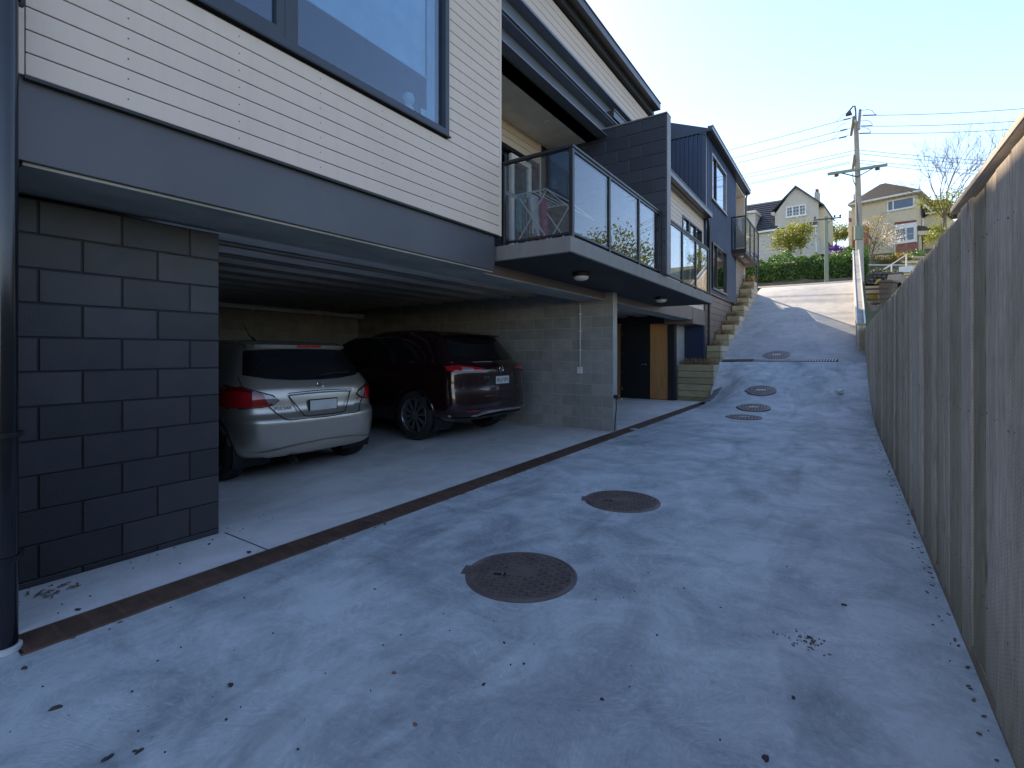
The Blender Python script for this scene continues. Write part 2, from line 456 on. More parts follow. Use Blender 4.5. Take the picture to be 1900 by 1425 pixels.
M['soil'] = pmat('dry_soil', (.24, .18, .12), (.15, .11, .07), 5, rough=.95, bump=.8, bscale=25, bdist=.03)
M['asphalt'] = pmat('asphalt', (.11, .11, .11), (.085, .085, .085), 12, rough=.85, bump=.4, bscale=90)
M['grass'] = pmat('hill_grass', (.07, .085, .03), (.11, .105, .05), 2, rough=.95, bump=.8, bscale=14, bdist=.05)
M['dry_grass'] = leaf_mat('dry_grass_blade', (.24, .15, .07), (.36, .25, .13), .3, .7)
M['leaf_hedge'] = leaf_mat('hedge_leaf', (.045, .11, .022), (.14, .26, .055), .4, .35)
M['leaf_yel'] = leaf_mat('yellow_green_leaf', (.13, .17, .02), (.30, .30, .05), .5, .5)
M['leaf_dark'] = leaf_mat('dark_green_leaf', (.03, .05, .014), (.08, .10, .03), .3, .5)
M['leaf_gold'] = leaf_mat('golden_leaf', (.22, .14, .02), (.36, .26, .05), .5, .5)
M['petal_w'] = leaf_mat('white_blossom', (.66, .62, .58), (.8, .77, .72), .4, .6)
M['petal_p'] = leaf_mat('purple_flower', (.25, .06, .38), (.36, .13, .5), .4, .6)
M['bark'] = pmat('bark', (.22, .175, .14), (.13, .10, .08), 10, rough=.9, bump=.6, bscale=50)
M['pole'] = wood_mat('weathered_pole', (.34, .31, .27), (.42, .39, .34), (.20, .18, .15), 'Z', .05, .85, .5, .4)
M['pole_green'] = pmat('green_tinted_pole', (.26, .32, .25), (.20, .25, .19), 5, (3, 3, .4), rough=.8)
M['pole_sheath'] = pmat('pale_pole_sheath', (.46, .44, .38), (.38, .37, .31), 4, rough=.6)
M['wire'] = pmat('power_wire', (.045, .045, .05), rough=.5)
M['insul'] = pmat('dark_insulator', (.05, .04, .035), rough=.35)
M['stucco_w'] = pmat('pale_render', (.56, .54, .49), (.49, .47, .43), 3, rough=.9, bump=.5, bscale=30, bdist=.02, grime=.12)
M['stucco_c'] = pmat('cream_render', (.66, .58, .42), (.58, .51, .37), 3, rough=.9, bump=.4, bscale=30, bdist=.02, grime=.1)
M['weather_w'] = pmat('pale_weatherboard', (.54, .53, .50), rough=.7)
M['trim_w'] = pmat('white_trim_paint', (.80, .79, .76), rough=.5)
M['tile'] = pmat('dark_roof_tile', (.052, .055, .066), (.036, .038, .047), 6, rough=.5, bump=.3, bscale=20, rand=.25)
M['tile_br'] = pmat('brown_black_shingle', (.06, .056, .05), (.038, .036, .033), 6, rough=.75, bump=.4, bscale=25, bdist=.02, rand=.3)
M['brick'] = pmat('red_brick', (.30, .085, .055), (.22, .06, .042), 12, rough=.85, rand=.2)
M['brick_mortar'] = pmat('brick_mortar', (.40, .35, .30), rough=.9)
M['stone'] = pmat('basalt_stone', (.11, .105, .10), (.07, .068, .065), 6, rough=.85, bump=.5, bscale=30, rand=.35)
M['terracotta'] = pmat('terracotta_pot', (.32, .12, .07), rough=.8)
M['pane_far'] = NT('far_window_glass').done((.03, .05, .09), .06, None, Specular_IOR_Level=.9, Coat_Weight=.5)
M['bin'] = pmat('brown_bin_plastic', (.10, .075, .06), rough=.5)
M['bin_yellow'] = pmat('yellow_bin_lid', (.62, .42, .04), rough=.45)
M['timber_dark'] = pmat('dark_rail_timber', (.085, .062, .05), rough=.8)
M['tan'] = pmat('tan_panel', (.46, .36, .29), rough=.8)
M['tyre'] = pmat('tyre_rubber', (.018, .018, .019), rough=.75, bump=.3, bscale=80)
M['silver_car'] = NT('silver_car_paint').done((.58, .52, .44), .3, None, Metallic=.75, Coat_Weight=.8, Coat_Roughness=.08)
M['maroon_car'] = NT('maroon_car_paint').done((.020, .004, .007), .2, None, Metallic=.35, Coat_Weight=1.0, Coat_Roughness=.03)
M['car_glass'] = NT('car_glass').done((.006, .007, .009), .04, None, Specular_IOR_Level=.7)
M['red_lens'] = NT('red_lens').done((.42, .008, .012), .1, None, Coat_Weight=1.0, Emission_Color=(0, 0, 0, 1))
M['red_dark'] = NT('dark_red_lens').done((.13, .004, .008), .1, None, Coat_Weight=1.0)
M['clear_lens'] = NT('clear_lens').done((.30, .29, .30), .12, None, Coat_Weight=1.0, Metallic=.3)
M['car_black'] = pmat('black_car_plastic', (.014, .014, .015), rough=.5)
M['plate_white'] = pmat('plate_white', (.66, .66, .64), rough=.5)
M['ink'] = pmat('black_ink', (.02, .02, .022), rough=.5)
M['alloy'] = pmat('machined_alloy', (.55, .56, .58), rough=.28, Metallic=.9)
M['alloy_dark'] = pmat('dark_alloy', (.03, .03, .034), rough=.35, Metallic=.6)
M['sticker_blue'] = pmat('blue_sticker', (.04, .22, .42), rough=.5)
M['cloth_white'] = pmat('white_cloth', (.72, .72, .74), rough=.9)
M['cloth_teal'] = pmat('teal_cloth', (.22, .46, .52), rough=.9)
M['cloth_pink'] = pmat('magenta_cloth', (.42, .06, .18), rough=.9)
M['cloth_navy'] = pmat('navy_cloth', (.04, .045, .07), rough=.9)
M['cloth_peach'] = pmat('peach_cloth', (.56, .34, .25), rough=.9)
M['hose'] = pmat('black_hose', (.02, .02, .022), rough=.5)
M['stone_pale'] = pmat('pale_stone', (.62, .61, .58), rough=.8)
M['pebble'] = pmat('dark_pebble', (.07, .055, .048), (.045, .04, .038), 20, rough=.8)
M['lens_white'] = pmat('opal_diffuser', (.66, .65, .61), rough=.3)
# ------------------------------------------------------------------ ground levels
def lerp_tab(tab, y):
    if y <= tab[0][0]: return tab[0][1]
    for (a, za), (b, zb) in zip(tab, tab[1:]):
        if y <= b: return za + (zb - za) * (y - a) / (b - a)
    return tab[-1][1]
def smooth_tab(tab, y, w=.45):
    return sum(lerp_tab(tab, y + w * k / 3) for k in range(-3, 4)) / 7
MAIN = [(10.3, 0), (11.4, .02), (12.3, .11), (13.2, .33), (14.2, .66), (15.2, 1.02), (23.3, 4.02), (24.2, 4.22), (30, 5.0), (60, 9.0)]
LEFT = [(13.2, 0), (14.0, .04), (14.45, .38), (15.0, .92), (15.6, 1.16), (16.4, 1.46), (17.6, 1.91), (18.6, 2.28), (19.6, 2.65), (23.3, 4.02), (24.2, 4.22), (30, 5.0), (60, 9.0)]
SIDE = [(10, 0), (14, .25), (18, 1.25), (22, 2.2), (26, 2.9), (31, 3.7), (36.4, 4.9), (38.2, 5.8), (41, 6.6), (47, 7.8), (52, 8.4), (58, 10.4), (62, 11.4), (75, 14.2)]
def sstep(a, b, x):
    t = min(1, max(0, (x - a) / (b - a))); return t * t * (3 - 2 * t)
def drive_z(x, y):
    w = sstep(-3.05, -2.1, x)
    return smooth_tab(LEFT, y) * (1 - w) + smooth_tab(MAIN, y) * w
def hill_z(x, y):
    if y < 30: base = smooth_tab(MAIN, y)
    elif y < 32.2: base = 5.0 + (y - 30) / 2.2 * 1.3
    else: base = 6.3 + (y - 32.2) * .185
    return base
def on_drive(px, py):
    """where the ray through a photo pixel meets the driveway"""
    d = ray(px, py); t = 1.0
    while t < 60:
        p = EYE + d * t
        if p.z <= drive_z(p.x, p.y):
            return Vector((p.x, p.y, drive_z(p.x, p.y)))
        t += .01
    return EYE + d * 20

# driveway sheet
XS_L, XS_R = -3.04, .462
def sheet(name, y0, y1, ny, nx, mat, dz=0.0, xl=XS_L, xr=XS_R):
    mb = MB()
    mb.grid(lambda a, b: (xl + (xr - xl) * b, y0 + (y1 - y0) * a, drive_z(xl + (xr - xl) * b, y0 + (y1 - y0) * a) + dz), ny, nx)
    return tag(mb.build(name, mat, None, 'all'), kind='structure')
tag(sheet('driveway', -9, 15.5, 124, 22, M['drive']), 'blue grey brushed concrete driveway beside the garages')
tag(sheet('driveway_ramp', 15.5, 24.4, 86, 22, M['slope'], 0.0), 'broom finished concrete ramp climbing to the street')
# garage apron / floor, one pale slab with a saw cut
flo = MB().poly([(-10.0, -9, .0), (-3.26, -9, .0), (-3.26, 14.3, .0), (-10.0, 14.3, .0)])
tag(MB().poly([(-3.26, -9, 0), (-3.04, -9, 0), (-3.04, .60, 0), (-3.26, .60, 0)]).build('driveway_edge', M['drive']), kind='structure')
flo = flo.build('garage_floor', M['apron'])
tag(flo, kind='structure')
mb = MB().box(-3.86, -3.28, 1.862, 1.868, .001, .003)
tag(mb.build('floor_saw_cut', M['dark_void']), 'thin dark saw cut across the pale apron at the wall corner', kind='structure')
# hillside and neighbour ground, one big sheet
def ground_z(x, y):
    if y < 24.2:
        if x < -2.9: return -.5 if y < 21.5 else -.5 + (y - 21.5) / 2.7 * 4.6
        if x < .7: return drive_z(min(max(x, XS_L), XS_R), y) - .45
        return smooth_tab(SIDE, y)
    w = sstep(-1.2, .6, x) if y > 30.2 else (1.0 if x > .69 else 0.0)
    return (hill_z(x, y) - .06) * (1 - w) + smooth_tab(SIDE, y) * w
mb = MB()
gx = [-300, -150, -80, -50, -30, -20, -14, -11, -8, -6, -5, -4, -3.4, -2.6, -2, -1, 0, .69, .71, 1.5, 3, 5, 8, 11, 15, 20, 30, 50, 80, 150, 300]
gy = [-300, -120, -60, -30, -12, -9] + [-8 + 1.0 * k for k in range(0, 40)] + [32.2, 34, 38, 44, 50, 60, 75, 100, 150, 220, 400]
i0 = len(mb.v)
for yy in gy:
    for xx in gx:
        far = max(0, abs(xx) - 40)
        z = ground_z(xx, yy)
        if yy > 75: z = ground_z(xx, 75) + (yy - 75) * .04
        mb.v.append((xx, yy, z))
for a in range(len(gy) - 1):
    for b in range(len(gx) - 1):
        p = a * len(gx) + b
        mb.f.append((p, p + 1, p + len(gx) + 1, p + len(gx)))
tag(mb.build('hillside_ground', M['grass'], None, 'all'), kind='structure')
# the street that crosses the top of the drive
mb = MB()
mb.grid(lambda a, b: (-40 + 40.6 * a, 24.38 + (29.3 - 24.38) * b, hill_z(0, 24.38 + (29.3 - 24.38) * b) + .01), 4, 16)
tag(mb.build('street', M['asphalt'], None, 'all'), kind='structure')
mb = MB().box(-40, .6, 29.3, 29.45, 4.8, hill_z(0, 29.4) + .12)
tag(mb.build('street_kerb', M['kerb']), kind='structure')
# ------------------------------------------------------------------ near apartment building
A = thing('apartment_building', (-3.6, 5, 0), 'cream clad apartment building with open garages, charcoal beam and glass balcony', 'building')

def block_wall(name, u0, u1, z0, z1, place, mat, mortar, bw=.4, bh=.2, gap=.008, parent=A, first_half=False, low_row=None, proud=.004, thick=.09, ends=None):
    """running-bond blocks; place(u0,u1,z0,z1,inset)->x0,x1,y0,y1 for a slab piece"""
    x0, x1, y0, y1 = place(u0, u1, True)
    wall = box(name, x0, x1, y0, y1, z0, z1, mortar, parent)
    rows = []
    z = z1
    while z > z0 + .03:
        rows.append((max(z - bh, z0), z)); z -= bh
    for k, (za, zb) in enumerate(rows):
        odd = (k + (1 if first_half else 0)) % 2
        u = u1
        w = bw if not odd else bw / 2
        while u > u0 + .02:
            a = max(u - w, u0)
            bx0, bx1, by0, by1 = place(a + gap / 2, u - gap / 2, False)
            box('block', bx0, bx1, by0, by1, za + gap / 2, zb - gap / 2, mat, wall, .004)
            u = a; w = bw
    return wall

# black painted block wall beside the first garage (faces the drive)
block_wall('black_block_wall', .66, 1.835, 0, 2.24, lambda a, b, core: (-4.06, -3.886, a + .003, b - .003) if core else (-3.93, -3.878, a, b), M['block_black'], M['mortar_black'], first_half=True)
box('wall_return', -4.9, -4.06, 1.64, 1.828, 0, 2.24, M['block_black'], A)
# pier at the near edge, with its own courses
block_wall('block_pier', -4.6, -3.30, 0, 2.28, lambda a, b, core: (a + .003, b - .003, .46, .632) if core else (a, b, .45, .64), M['block_black'], M['mortar_black'])
# grey block partition between the two garages
block_wall('grey_block_wall', -10.0, -3.30, 0, 2.40, lambda a, b, core: (a + .002, b - .004, 8.012, 8.19) if core else (a, b, 8.008, 8.194), M['block_grey'], M['mortar_grey'], gap=.009)
# rear garage wall
block_wall('rear_block_wall', .64, 8.0, 1.2, 2.40, lambda a, b, core: (-10.2, -10.006, a, b) if core else (-10.03, -10.0, a, b), M['block_grey'], M['mortar_grey'])
box('rear_block_wall', -10.2, -10.0, -8.9, 14.3, -.05, 1.2, M['block_grey'], A)
box('rear_block_wall', -10.2, -10.0, 8.2, 14.3, 1.2, 2.5, M['block_grey'], A)
box('rear_block_wall', -10.2, -10.0, -8.9, .64, 1.2, 2.5, M['block_grey'], A)
# charcoal lintel beam over the garages and its raw concrete underside
box('lintel_beam', -3.94, -3.30, -8.9, 4.54, 2.285, 2.70, M['beam'], A, .002)
box('beam_soffit', -3.935, -3.325, .66, 4.535, 2.268, 2.283, M['soffit_conc'], A)
box('lintel_beam', -3.94, -3.46, 4.54, 14.0, 2.285, 2.62, M['brown'], A, .004)
box('beam_soffit', -3.935, -3.465, 4.545, 13.9, 2.268, 2.283, M['soffit_conc'], A)
# galvanised steel deck ceiling with troughs running along the building
mb = MB()
prof, x = [], -3.93
while x > -10.0:
    prof += [(x, 2.47), (x - .26, 2.47), (x - .30, 2.41), (x - .40, 2.41), (x - .42, 2.425), (x - .46, 2.425), (x - .48, 2.41), (x - .56, 2.41)]
    x -= .60
for (xa, za), (xb, zb) in zip(prof, prof[1:]):
    mb.poly([(xa, .64, za), (xb, .64, zb), (xb, 14.3, zb), (xa, 14.3, za)])
mb.build('deck_ceiling', M['deck'], A, fix=False)
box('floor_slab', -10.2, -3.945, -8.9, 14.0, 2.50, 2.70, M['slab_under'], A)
# ---- upper floor: cladding boards over a dark backing
WX = -3.27                                   # face of the cladding
WY0, WY1, WZ0, WZ1 = .92, 3.655, 3.53, 5.25   # big window
def backing(y0, y1, z0, z1, x=WX):
    box('wall_backing', x - .12, x - .018, y0, y1, z0, z1, M['clad_back'], A)
backing(-8.9, WY0, 2.72, 6.2); backing(WY0, WY1, 2.72, WZ0); backing(WY0, WY1, WZ1, 6.2); backing(WY1, 4.60, 2.72, 6.2)
PITCH = .111
z = 2.69
nails = MB()
k = 0
while z < 6.15:
    za, zb = z + .003, z + PITCH - .003
    if zb <= WZ0 - .03 or za >= WZ1 + .03:
        segs = [(.66, 4.585)]
    else:
        segs = [(.66, WY0 - .055), (WY1 + .055, 4.585)]
    for y0, y1 in segs:
        box('cladding_board', WX - .018, WX, y0, y1, za, zb, M['clad'], A, .0025)
        yy = .47
        while yy < y1 - .05:
            yy += .6
            if y0 + .05 < yy < y1 - .03:
                nails.lathe([(.0045, 0), (.0045, .0006)], (WX, yy, za + .055), 'X', 6)
    z += PITCH; k += 1
tag(nails.build('nail', M['ink'], A), kind='stuff')
box('cladding_board', WX - .02, WX - .002, -8.9, .655, 2.69, 6.15, M['clad'], A)
box('corner_trim', WX - .13, WX + .004, 4.586, 4.63, 2.685, 6.15, M['clad'], A, .003)
box('base_flashing', WX - .10, WX + .008, .655, 4.62, 2.672, 2.688, M['black_alu'], A)
# window: two lights, dark frames
def frame_x(name, x, y0, y1, z0, z1, w, d, mat, parent):
    mb = MB()
    mb.box(x - d, x, y0, y1, z0, z0 + w).box(x - d, x, y0, y1, z1 - w, z1).box(x - d, x, y0, y0 + w, z0 + w, z1 - w).box(x - d, x, y1 - w, y1, z0 + w, z1 - w)
    return mb.build(name, mat, parent)
M['win_frame'] = pmat('slate_window_frame', (.055, .062, .078), rough=.35, Metallic=.3)
win = frame_x('window', WX + .022, WY0 - .05, WY1 + .05, WZ0 - .03, WZ1 + .03, .055, .10, M['win_frame'], A)
MUL = 2.03
box('mullion', WX - .06, WX + .016, MUL - .05, MUL + .05, WZ0 + .025, WZ1 - .025, M['win_frame'], win, .004)
frame_x('sash_frame', WX + .012, WY0 + .008, MUL - .052, WZ0 + .03, WZ1 - .03, .06, .05, M['win_frame'], win)
box('glazing_bead', WX - .05, WX - .012, MUL + .05, WY1 - .008, WZ0 + .026, WZ0 + .05, M['black_alu'], win)
box('pane', WX - .030, WX - .024, MUL + .045, WY1 - .004, WZ0 + .024, WZ1 - .024, M['glass'], win)
box('pane', WX - .022, WX - .016, WY0 + .06, MUL - .11, WZ0 + .085, WZ1 - .085, M['glass'], win)
box('sill_flashing', WX - .02, WX + .03, WY0 - .05, WY1 + .07, WZ0 - .045, WZ0 - .032, M['black_alu'], win)
box('jamb_trim', WX - .016, WX + .006, WY1 + .052, WY1 + .075, WZ0 - .04, WZ1 + .05, M['clad'], win)
# room behind: floor, rear wall
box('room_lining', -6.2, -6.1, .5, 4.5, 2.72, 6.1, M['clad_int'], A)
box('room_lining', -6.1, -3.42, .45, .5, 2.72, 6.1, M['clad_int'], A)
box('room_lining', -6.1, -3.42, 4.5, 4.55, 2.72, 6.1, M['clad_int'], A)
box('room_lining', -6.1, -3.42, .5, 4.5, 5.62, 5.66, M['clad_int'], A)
bl = MB().grid(lambda a, b: (-3.36 + .004 * math.sin(a * 40), MUL - .02 + (3.50 - MUL) * a, 4.02 + (5.3 - 4.02) * b), 40, 4)
rb = bl.build('roller_blind', M['blind'], None, 'all')
tag(rb, 'white roller blind pulled half way down inside the big upper window', 'blind')
box('hem_bar', -3.367, -3.351, MUL - .02, 3.50, 4.005, 4.022, M['white_plastic'], rb, .003)
cu = MB()
cu.grid(lambda a, b: (-3.375 + .022 * math.sin(a * 22), 3.515 + .10 * a, 3.60 + 1.68 * b), 24, 2)
tag(cu.build('curtain', M['blind'], None, 'all'), 'narrow white curtain at the right edge of the big upper window', 'curtain')
fg = MB(); fg.lathe([(.001, 0), (.05, .01), (.06, .06), (.045, .10), (.03, .115), (.052, .14), (.06, .175), (.045, .215), (.001, .235)], (-3.40, 3.30, 3.565), 'Z', 14)
tag(fg.build('figurine', M['stone_pale'], None, True), 'small pale round headed figurine on the window sill', 'figurine')
tag(box('picture_card', -3.40, -3.39, 3.46, 3.56, 3.565, 3.72, M['blind'], None, 0.002), 'small white card standing on the window sill by the curtain', 'card')
# ---- lintel beams over the balcony, strip of cladding, gutter, roof
LY0, LY1 = 4.632, 9.9
def channel(name, z0, z1, x_out, depth=.16, t=.016):
    mb = MB()
    mb.box(x_out - depth, x_out, LY0, LY1, z0, z0 + t).box(x_out - depth, x_out, LY0, LY1, z1 - t, z1).box(x_out - depth, x_out - depth + t, LY0, LY1, z0 + t, z1 - t)
    return mb.build(name, M['steel_paint'], A)
channel('steel_channel', 4.965, 5.285, WX - .01)
channel('steel_channel', 5.29, 5.64, WX + .02)
box('beam_backing', WX - .40, WX - .175, LY0, LY1, 4.955, 5.75, M['slab_under'], A)
box('head_flashing', WX - .12, WX + .012, LY0, LY1, 5.644, 5.668, M['steel_paint'], A)
backing(4.60, LY1, 5.67, 6.2)
z = 5.672
while z < 6.1:
    box('cladding_board', WX - .018, WX, 4.635, LY1, z + .003, z + PITCH - .003, M['clad'], A, .0025)
    z += PITCH
# gutter: half-box profile
def gutter(name, x, y0, y1, z, w=.13, h=.12, parent=A, mat=None, lip=True):
    mb = MB(); t = .006
    mb.box(x - w, x, y0, y1, z, z + t).box(x - t, x, y0, y1, z + t, z + h).box(x - w, x - w + t, y0, y1, z + t, z + h)
    mb.box(x - w + t, x - t, y0, y0 + t, z + t, z + h).box(x - w + t, x - t, y1 - t, y1, z + t, z + h)
    g = mb.build(name, mat or M['gutter'], parent)
    if lip: box('gutter_lip', x - .004, x + .014, y0, y1, z + h, z + h + .016, M['gutter_lt'], g, .003)
    return g
gutter('gutter', WX + .20, -8.9, LY1, 6.24)
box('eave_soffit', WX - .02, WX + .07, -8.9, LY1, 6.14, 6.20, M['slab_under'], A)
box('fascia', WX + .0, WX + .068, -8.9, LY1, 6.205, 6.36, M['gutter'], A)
mb = MB().prism([(-3.1, -8.9, 6.37), (-7.0, -8.9, 7.3), (-10.3, -8.9, 6.5), (-10.3, -8.9, 6.2), (-3.3, -8.9, 6.2)], (0, 8.9 + LY1, 0))
mb.build('roof', M['gutter'], A)
box('end_wall', -10.2, -3.42, 9.75, 9.88, 4.9, 6.2, M['clad'], A)
box('rear_wall', -10.2, -10.0, -8.9, 9.9, 2.5, 6.2, M['clad'], A)
box('unseen_shade_storey', -10.2, -4.8, 9.9, 15.4, 5.3, 8.6, M['clad'], A)  # added mass hidden from view, sized so its shadow covers the fence boards
box('wall_corner', -10.2, -10.001, 8.0, 8.2, -.05, 2.5, M['block_grey'], A)
box('wall_head', -10.2, -10.001, .64, 8.2, 2.40, 2.5, M['block_grey'], A)
box('wall_head', -10.0, -3.95, 8.02, 8.18, 2.40, 2.5, M['block_grey'], A)
box('end_wall', -10.2, -3.42, -8.9, -8.8, -.2, 6.2, M['clad'], A)
box('end_wall', -10.0, -3.95, -.02, .455, -.02, 2.5, M['block_black'], A)
# ---- balcony recess
BX = -4.36
box('balcony_ceiling', BX, WX - .18, 4.63, 7.70, 4.955, 4.985, M['white_soffit'], A)
for (cx, cy) in ((-3.85, 5.35), (-3.85, 6.7)):
    mbl = MB().lathe([(.055, 0), (.055, -.008), (.04, -.012), (.04, -.004)], (cx, cy, 4.955), 'Z', 18)
    mbl.build('downlight', M['white_metal'], A, True)
z = 4.60
while z < 4.95:
    box('cladding_board', BX - .018, BX, 4.64, 7.30, z + .002, min(z + PITCH - .004, 4.953), M['clad'], A, .0025); z += PITCH
box('wall_backing', BX - .10, BX - .02, 4.64, 7.34, 4.60, 4.955, M['clad_back'], A)
box('corner_trim', BX - .10, BX + .006, 7.302, 7.36, 2.60, 4.953, M['clad'], A, .003)
box('wall_backing', BX - .12, BX - .015, 7.36, 7.70, 2.6, 4.955, M['block_black'], A)
sl = frame_x('sliding_door', BX + .01, 4.66, 7.30, 2.60, 4.59, .06, .10, M['black_alu'], A)
box('door_stile', BX - .06, BX + .004, 6.0, 6.07, 2.66, 4.53, M['black_alu'], sl)
box('pane', BX - .05, BX - .044, 4.72, 6.0, 2.66, 4.53, M['glass'], sl)
dl = frame_x('door_leaf', BX + .02, 6.42, 7.02, 2.66, 4.50, .085, .05, M['white_metal'], sl)
box('pane', BX - .012, BX - .006, 6.505, 6.935, 2.745, 4.415, M['glass'], sl)
box('pane', BX - .05, BX - .044, 6.07, 7.24, 2.66, 4.53, M['glass'], sl)
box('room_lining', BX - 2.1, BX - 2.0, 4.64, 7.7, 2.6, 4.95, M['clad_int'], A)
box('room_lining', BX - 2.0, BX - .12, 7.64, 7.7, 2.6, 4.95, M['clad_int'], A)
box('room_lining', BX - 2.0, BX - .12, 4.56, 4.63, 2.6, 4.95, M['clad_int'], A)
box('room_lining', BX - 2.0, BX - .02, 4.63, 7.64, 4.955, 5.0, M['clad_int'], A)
z = 2.75
while z < 4.93:
    box('cladding_board', BX, WX - .14, 4.601, 4.618, z + .002, z + PITCH - .004, M['clad'], A, .0025); z += PITCH
# slab
SX, SY0, SY1, SZ0, SZ1 = -2.36, 4.60, 11.2, 2.40, 2.575
box('balcony_slab', -4.4, SX, SY0, SY1, SZ0 + .006, SZ1, M['slab'], A, .008)
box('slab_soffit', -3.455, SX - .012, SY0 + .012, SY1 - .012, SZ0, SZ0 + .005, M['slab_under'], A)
M['mortar_fin'] = pmat('dark_grey_mortar', (.075, .08, .095), rough=.6)
# fin wall between the balconies
block_wall('fin_wall', -4.36, -2.30, 2.576, 5.08, lambda a, b, core: (a + .002, b - .004, 7.712, 7.888) if core else (a, b, 7.70, 7.90), M['block_sky_tint'], M['mortar_fin'], gap=.013)
M['fin_cap'] = pmat('grey_wall_cap', (.20, .20, .215), rough=.5)
box('wall_cap', -4.36, -2.285, 7.69, 7.91, 5.082, 5.105, M['fin_cap'], A, .003)
box('edge_trim', -2.297, -2.285, 7.705, 7.895, 2.58, 5.08, M['fin_cap'], A, .002)
# balustrade: posts, top rail, panes
def balustrade(name, y0, posts, ret=True, x=SX - .035, zb=SZ1, zt=3.55):
    rail = box(name, x - .03, x + .03, y0 - .03, posts[-1] + .03, zt - .03, zt + .005, M['black_alu'], A, .006)
    for k, yy in enumerate(posts):
        box('post', x - .024, x + .024, yy - .024, yy + .024, zb, zt - .03, M['black_alu'], rail, .004)
    for a, b in zip(posts, posts[1:]):
        box('pane', x - .006, x + .006, a + .03, b - .03, zb + .06, zt - .065, M['glass_bal'], rail)
        box('bottom_rail', x - .018, x + .018, a + .024, b - .024, zb + .035, zb + .058, M['black_alu'], rail)
        box('glazing_channel', x - .018, x + .018, a + .024, b - .024, zt - .062, zt - .03, M['black_alu'], rail)
    if ret:
        r = rail
        box('return_rail', -3.36, x - .03, y0 - .03, y0 + .03, zt - .03, zt + .005, M['black_alu'], r, .006)
        box('post', -3.30, -3.25, y0 - .024, y0 + .024, zb, zt - .03, M['black_alu'], r, .004)
        box('pane', -3.245, x - .03, y0 - .006, y0 + .006, zb + .06, zt - .05, M['glass_bal'], r)
        box('bottom_rail', -3.25, x - .024, y0 - .018, y0 + .018, zb + .035, zb + .058, M['black_alu'], r)
    return rail
balustrade('balustrade', 4.68, [4.68, 5.66, 6.70, 7.66])
balustrade('balustrade', 7.95, [7.95, 8.93, 9.88, 10.9], ret=False)
# far bay behind the fin
CX = -3.5
def backing2(y0, y1, z0, z1): box('wall_backing', CX - .12, CX - .018, y0, y1, z0, z1, M['clad_back'], A)
W2 = (13.15, 15.15, 3.15, 4.92)
backing2(7.9, W2[0], 2.6, 5.32); backing2(W2[1], 15.5, 2.6, 5.32); backing2(W2[0], W2[1], 2.6, W2[2]); backing2(W2[0], W2[1], W2[3], 5.32)
z = 2.62
while z < 5.3:
    za, zb = z + .003, z + PITCH - .003
    for y0, y1 in ([(7.92, 15.45)] if (zb < W2[2] - .02 or za > W2[3] + .02) else [(7.92, W2[0] - .04), (W2[1] + .04, 15.45)]):
        box('cladding_board', CX - .018, CX, y0, y1, za, zb, M['clad'], A, .0025)
    z += PITCH
w2 = frame_x('window', CX + .02, W2[0] - .04, W2[1] + .04, W2[2] - .03, W2[3] + .03, .05, .09, M['black_alu'], A)
for yy in (13.75, 14.5): box('mullion', CX - .05, CX + .014, yy - .025, yy + .025, W2[2] + .02, W2[3] - .02, M['black_alu'], w2)
box('transom', CX - .05, CX + .012, W2[0], W2[1], 4.40, 4.45, M['black_alu'], w2)
box('pane', CX - .03, CX - .024, W2[0], W2[1], W2[2], W2[3], M['glass'], w2)
box('room_lining', CX - 1.3, CX - 1.2, 7.9, 15.5, 2.6, 5.3, M['clad_int'], A)
box('room_lining', CX - 1.2, CX - .12, 7.92, 15.5, 5.28, 5.32, M['clad_int'], A)
box('eave_soffit', CX - .05, CX + .12, 7.92, 15.42, 5.325, 5.345, M['gutter'], A)
gutter('gutter', CX + .25, 7.91, 15.44, 5.36)
mb = MB().prism([(CX + .12, 7.9, 5.48), (-7.6, 7.9, 6.6), (-7.6, 7.9, 5.3), (CX + .12, 7.9, 5.35)], (0, 7.58, 0))
mb.build('roof', M['gutter'], A)
# storage wall at the end of the second garage: plywood, door
DY = 14.2
box('plywood_panel', -6.2, -5.60, DY, DY + .03, .02, 2.24, M['ply'], A)
box('plywood_panel', -4.71, -4.19, DY, DY + .03, .02, 2.20, M['ply'], A)
box('wall_post', -4.185, -4.005, DY - .04, DY + .06, 0, 2.28, M['door'], A)
dr = box('door', -5.55, -4.73, DY - .01, DY + .035, .015, 2.12, M['door'], A, .003)
frm = MB().box(-5.60, -5.555, DY - .03, DY + .05, 0, 2.17).box(-4.727, -4.712, DY - .03, DY + .05, 0, 2.17).box(-5.555, -4.727, DY - .03, DY + .05, 2.125, 2.17)
frm.build('door_frame', M['door'], A)
h = MB().tube([(-4.83, DY - .012, 1.02), (-4.83, DY - .065, 1.02)], .011, 8).tube([(-4.83, DY - .062, 1.02), (-4.95, DY - .062, 1.02)], .010, 8).lathe([(.028, 0), (.028, -.008)], (-4.83, DY - .012, 1.02), 'Y', 14)
h.build('door_handle', M['chrome'], dr, True)
for zz in (.28, .8, 1.33, 1.9):
    box('hinge', -5.565, -5.535, DY - .034, DY - .012, zz - .05, zz + .05, M['chrome'], dr)
box('upper_block', -10.0, -4.0, DY + .035, DY + .2, 0, 2.5, M['slab_under'], A)
box('corner_lintel', -4.25, -3.455, 14.02, 15.45, 2.165, 2.60, M['brown'], A, .004)
box('recess_wall', -4.02, -3.455, 15.28, 15.45, -.2, 2.16, M['navy'], A)
box('recess_wall', -4.19, -4.02, 14.28, 15.45, -.2, 2.16, M['block_grey'], A)
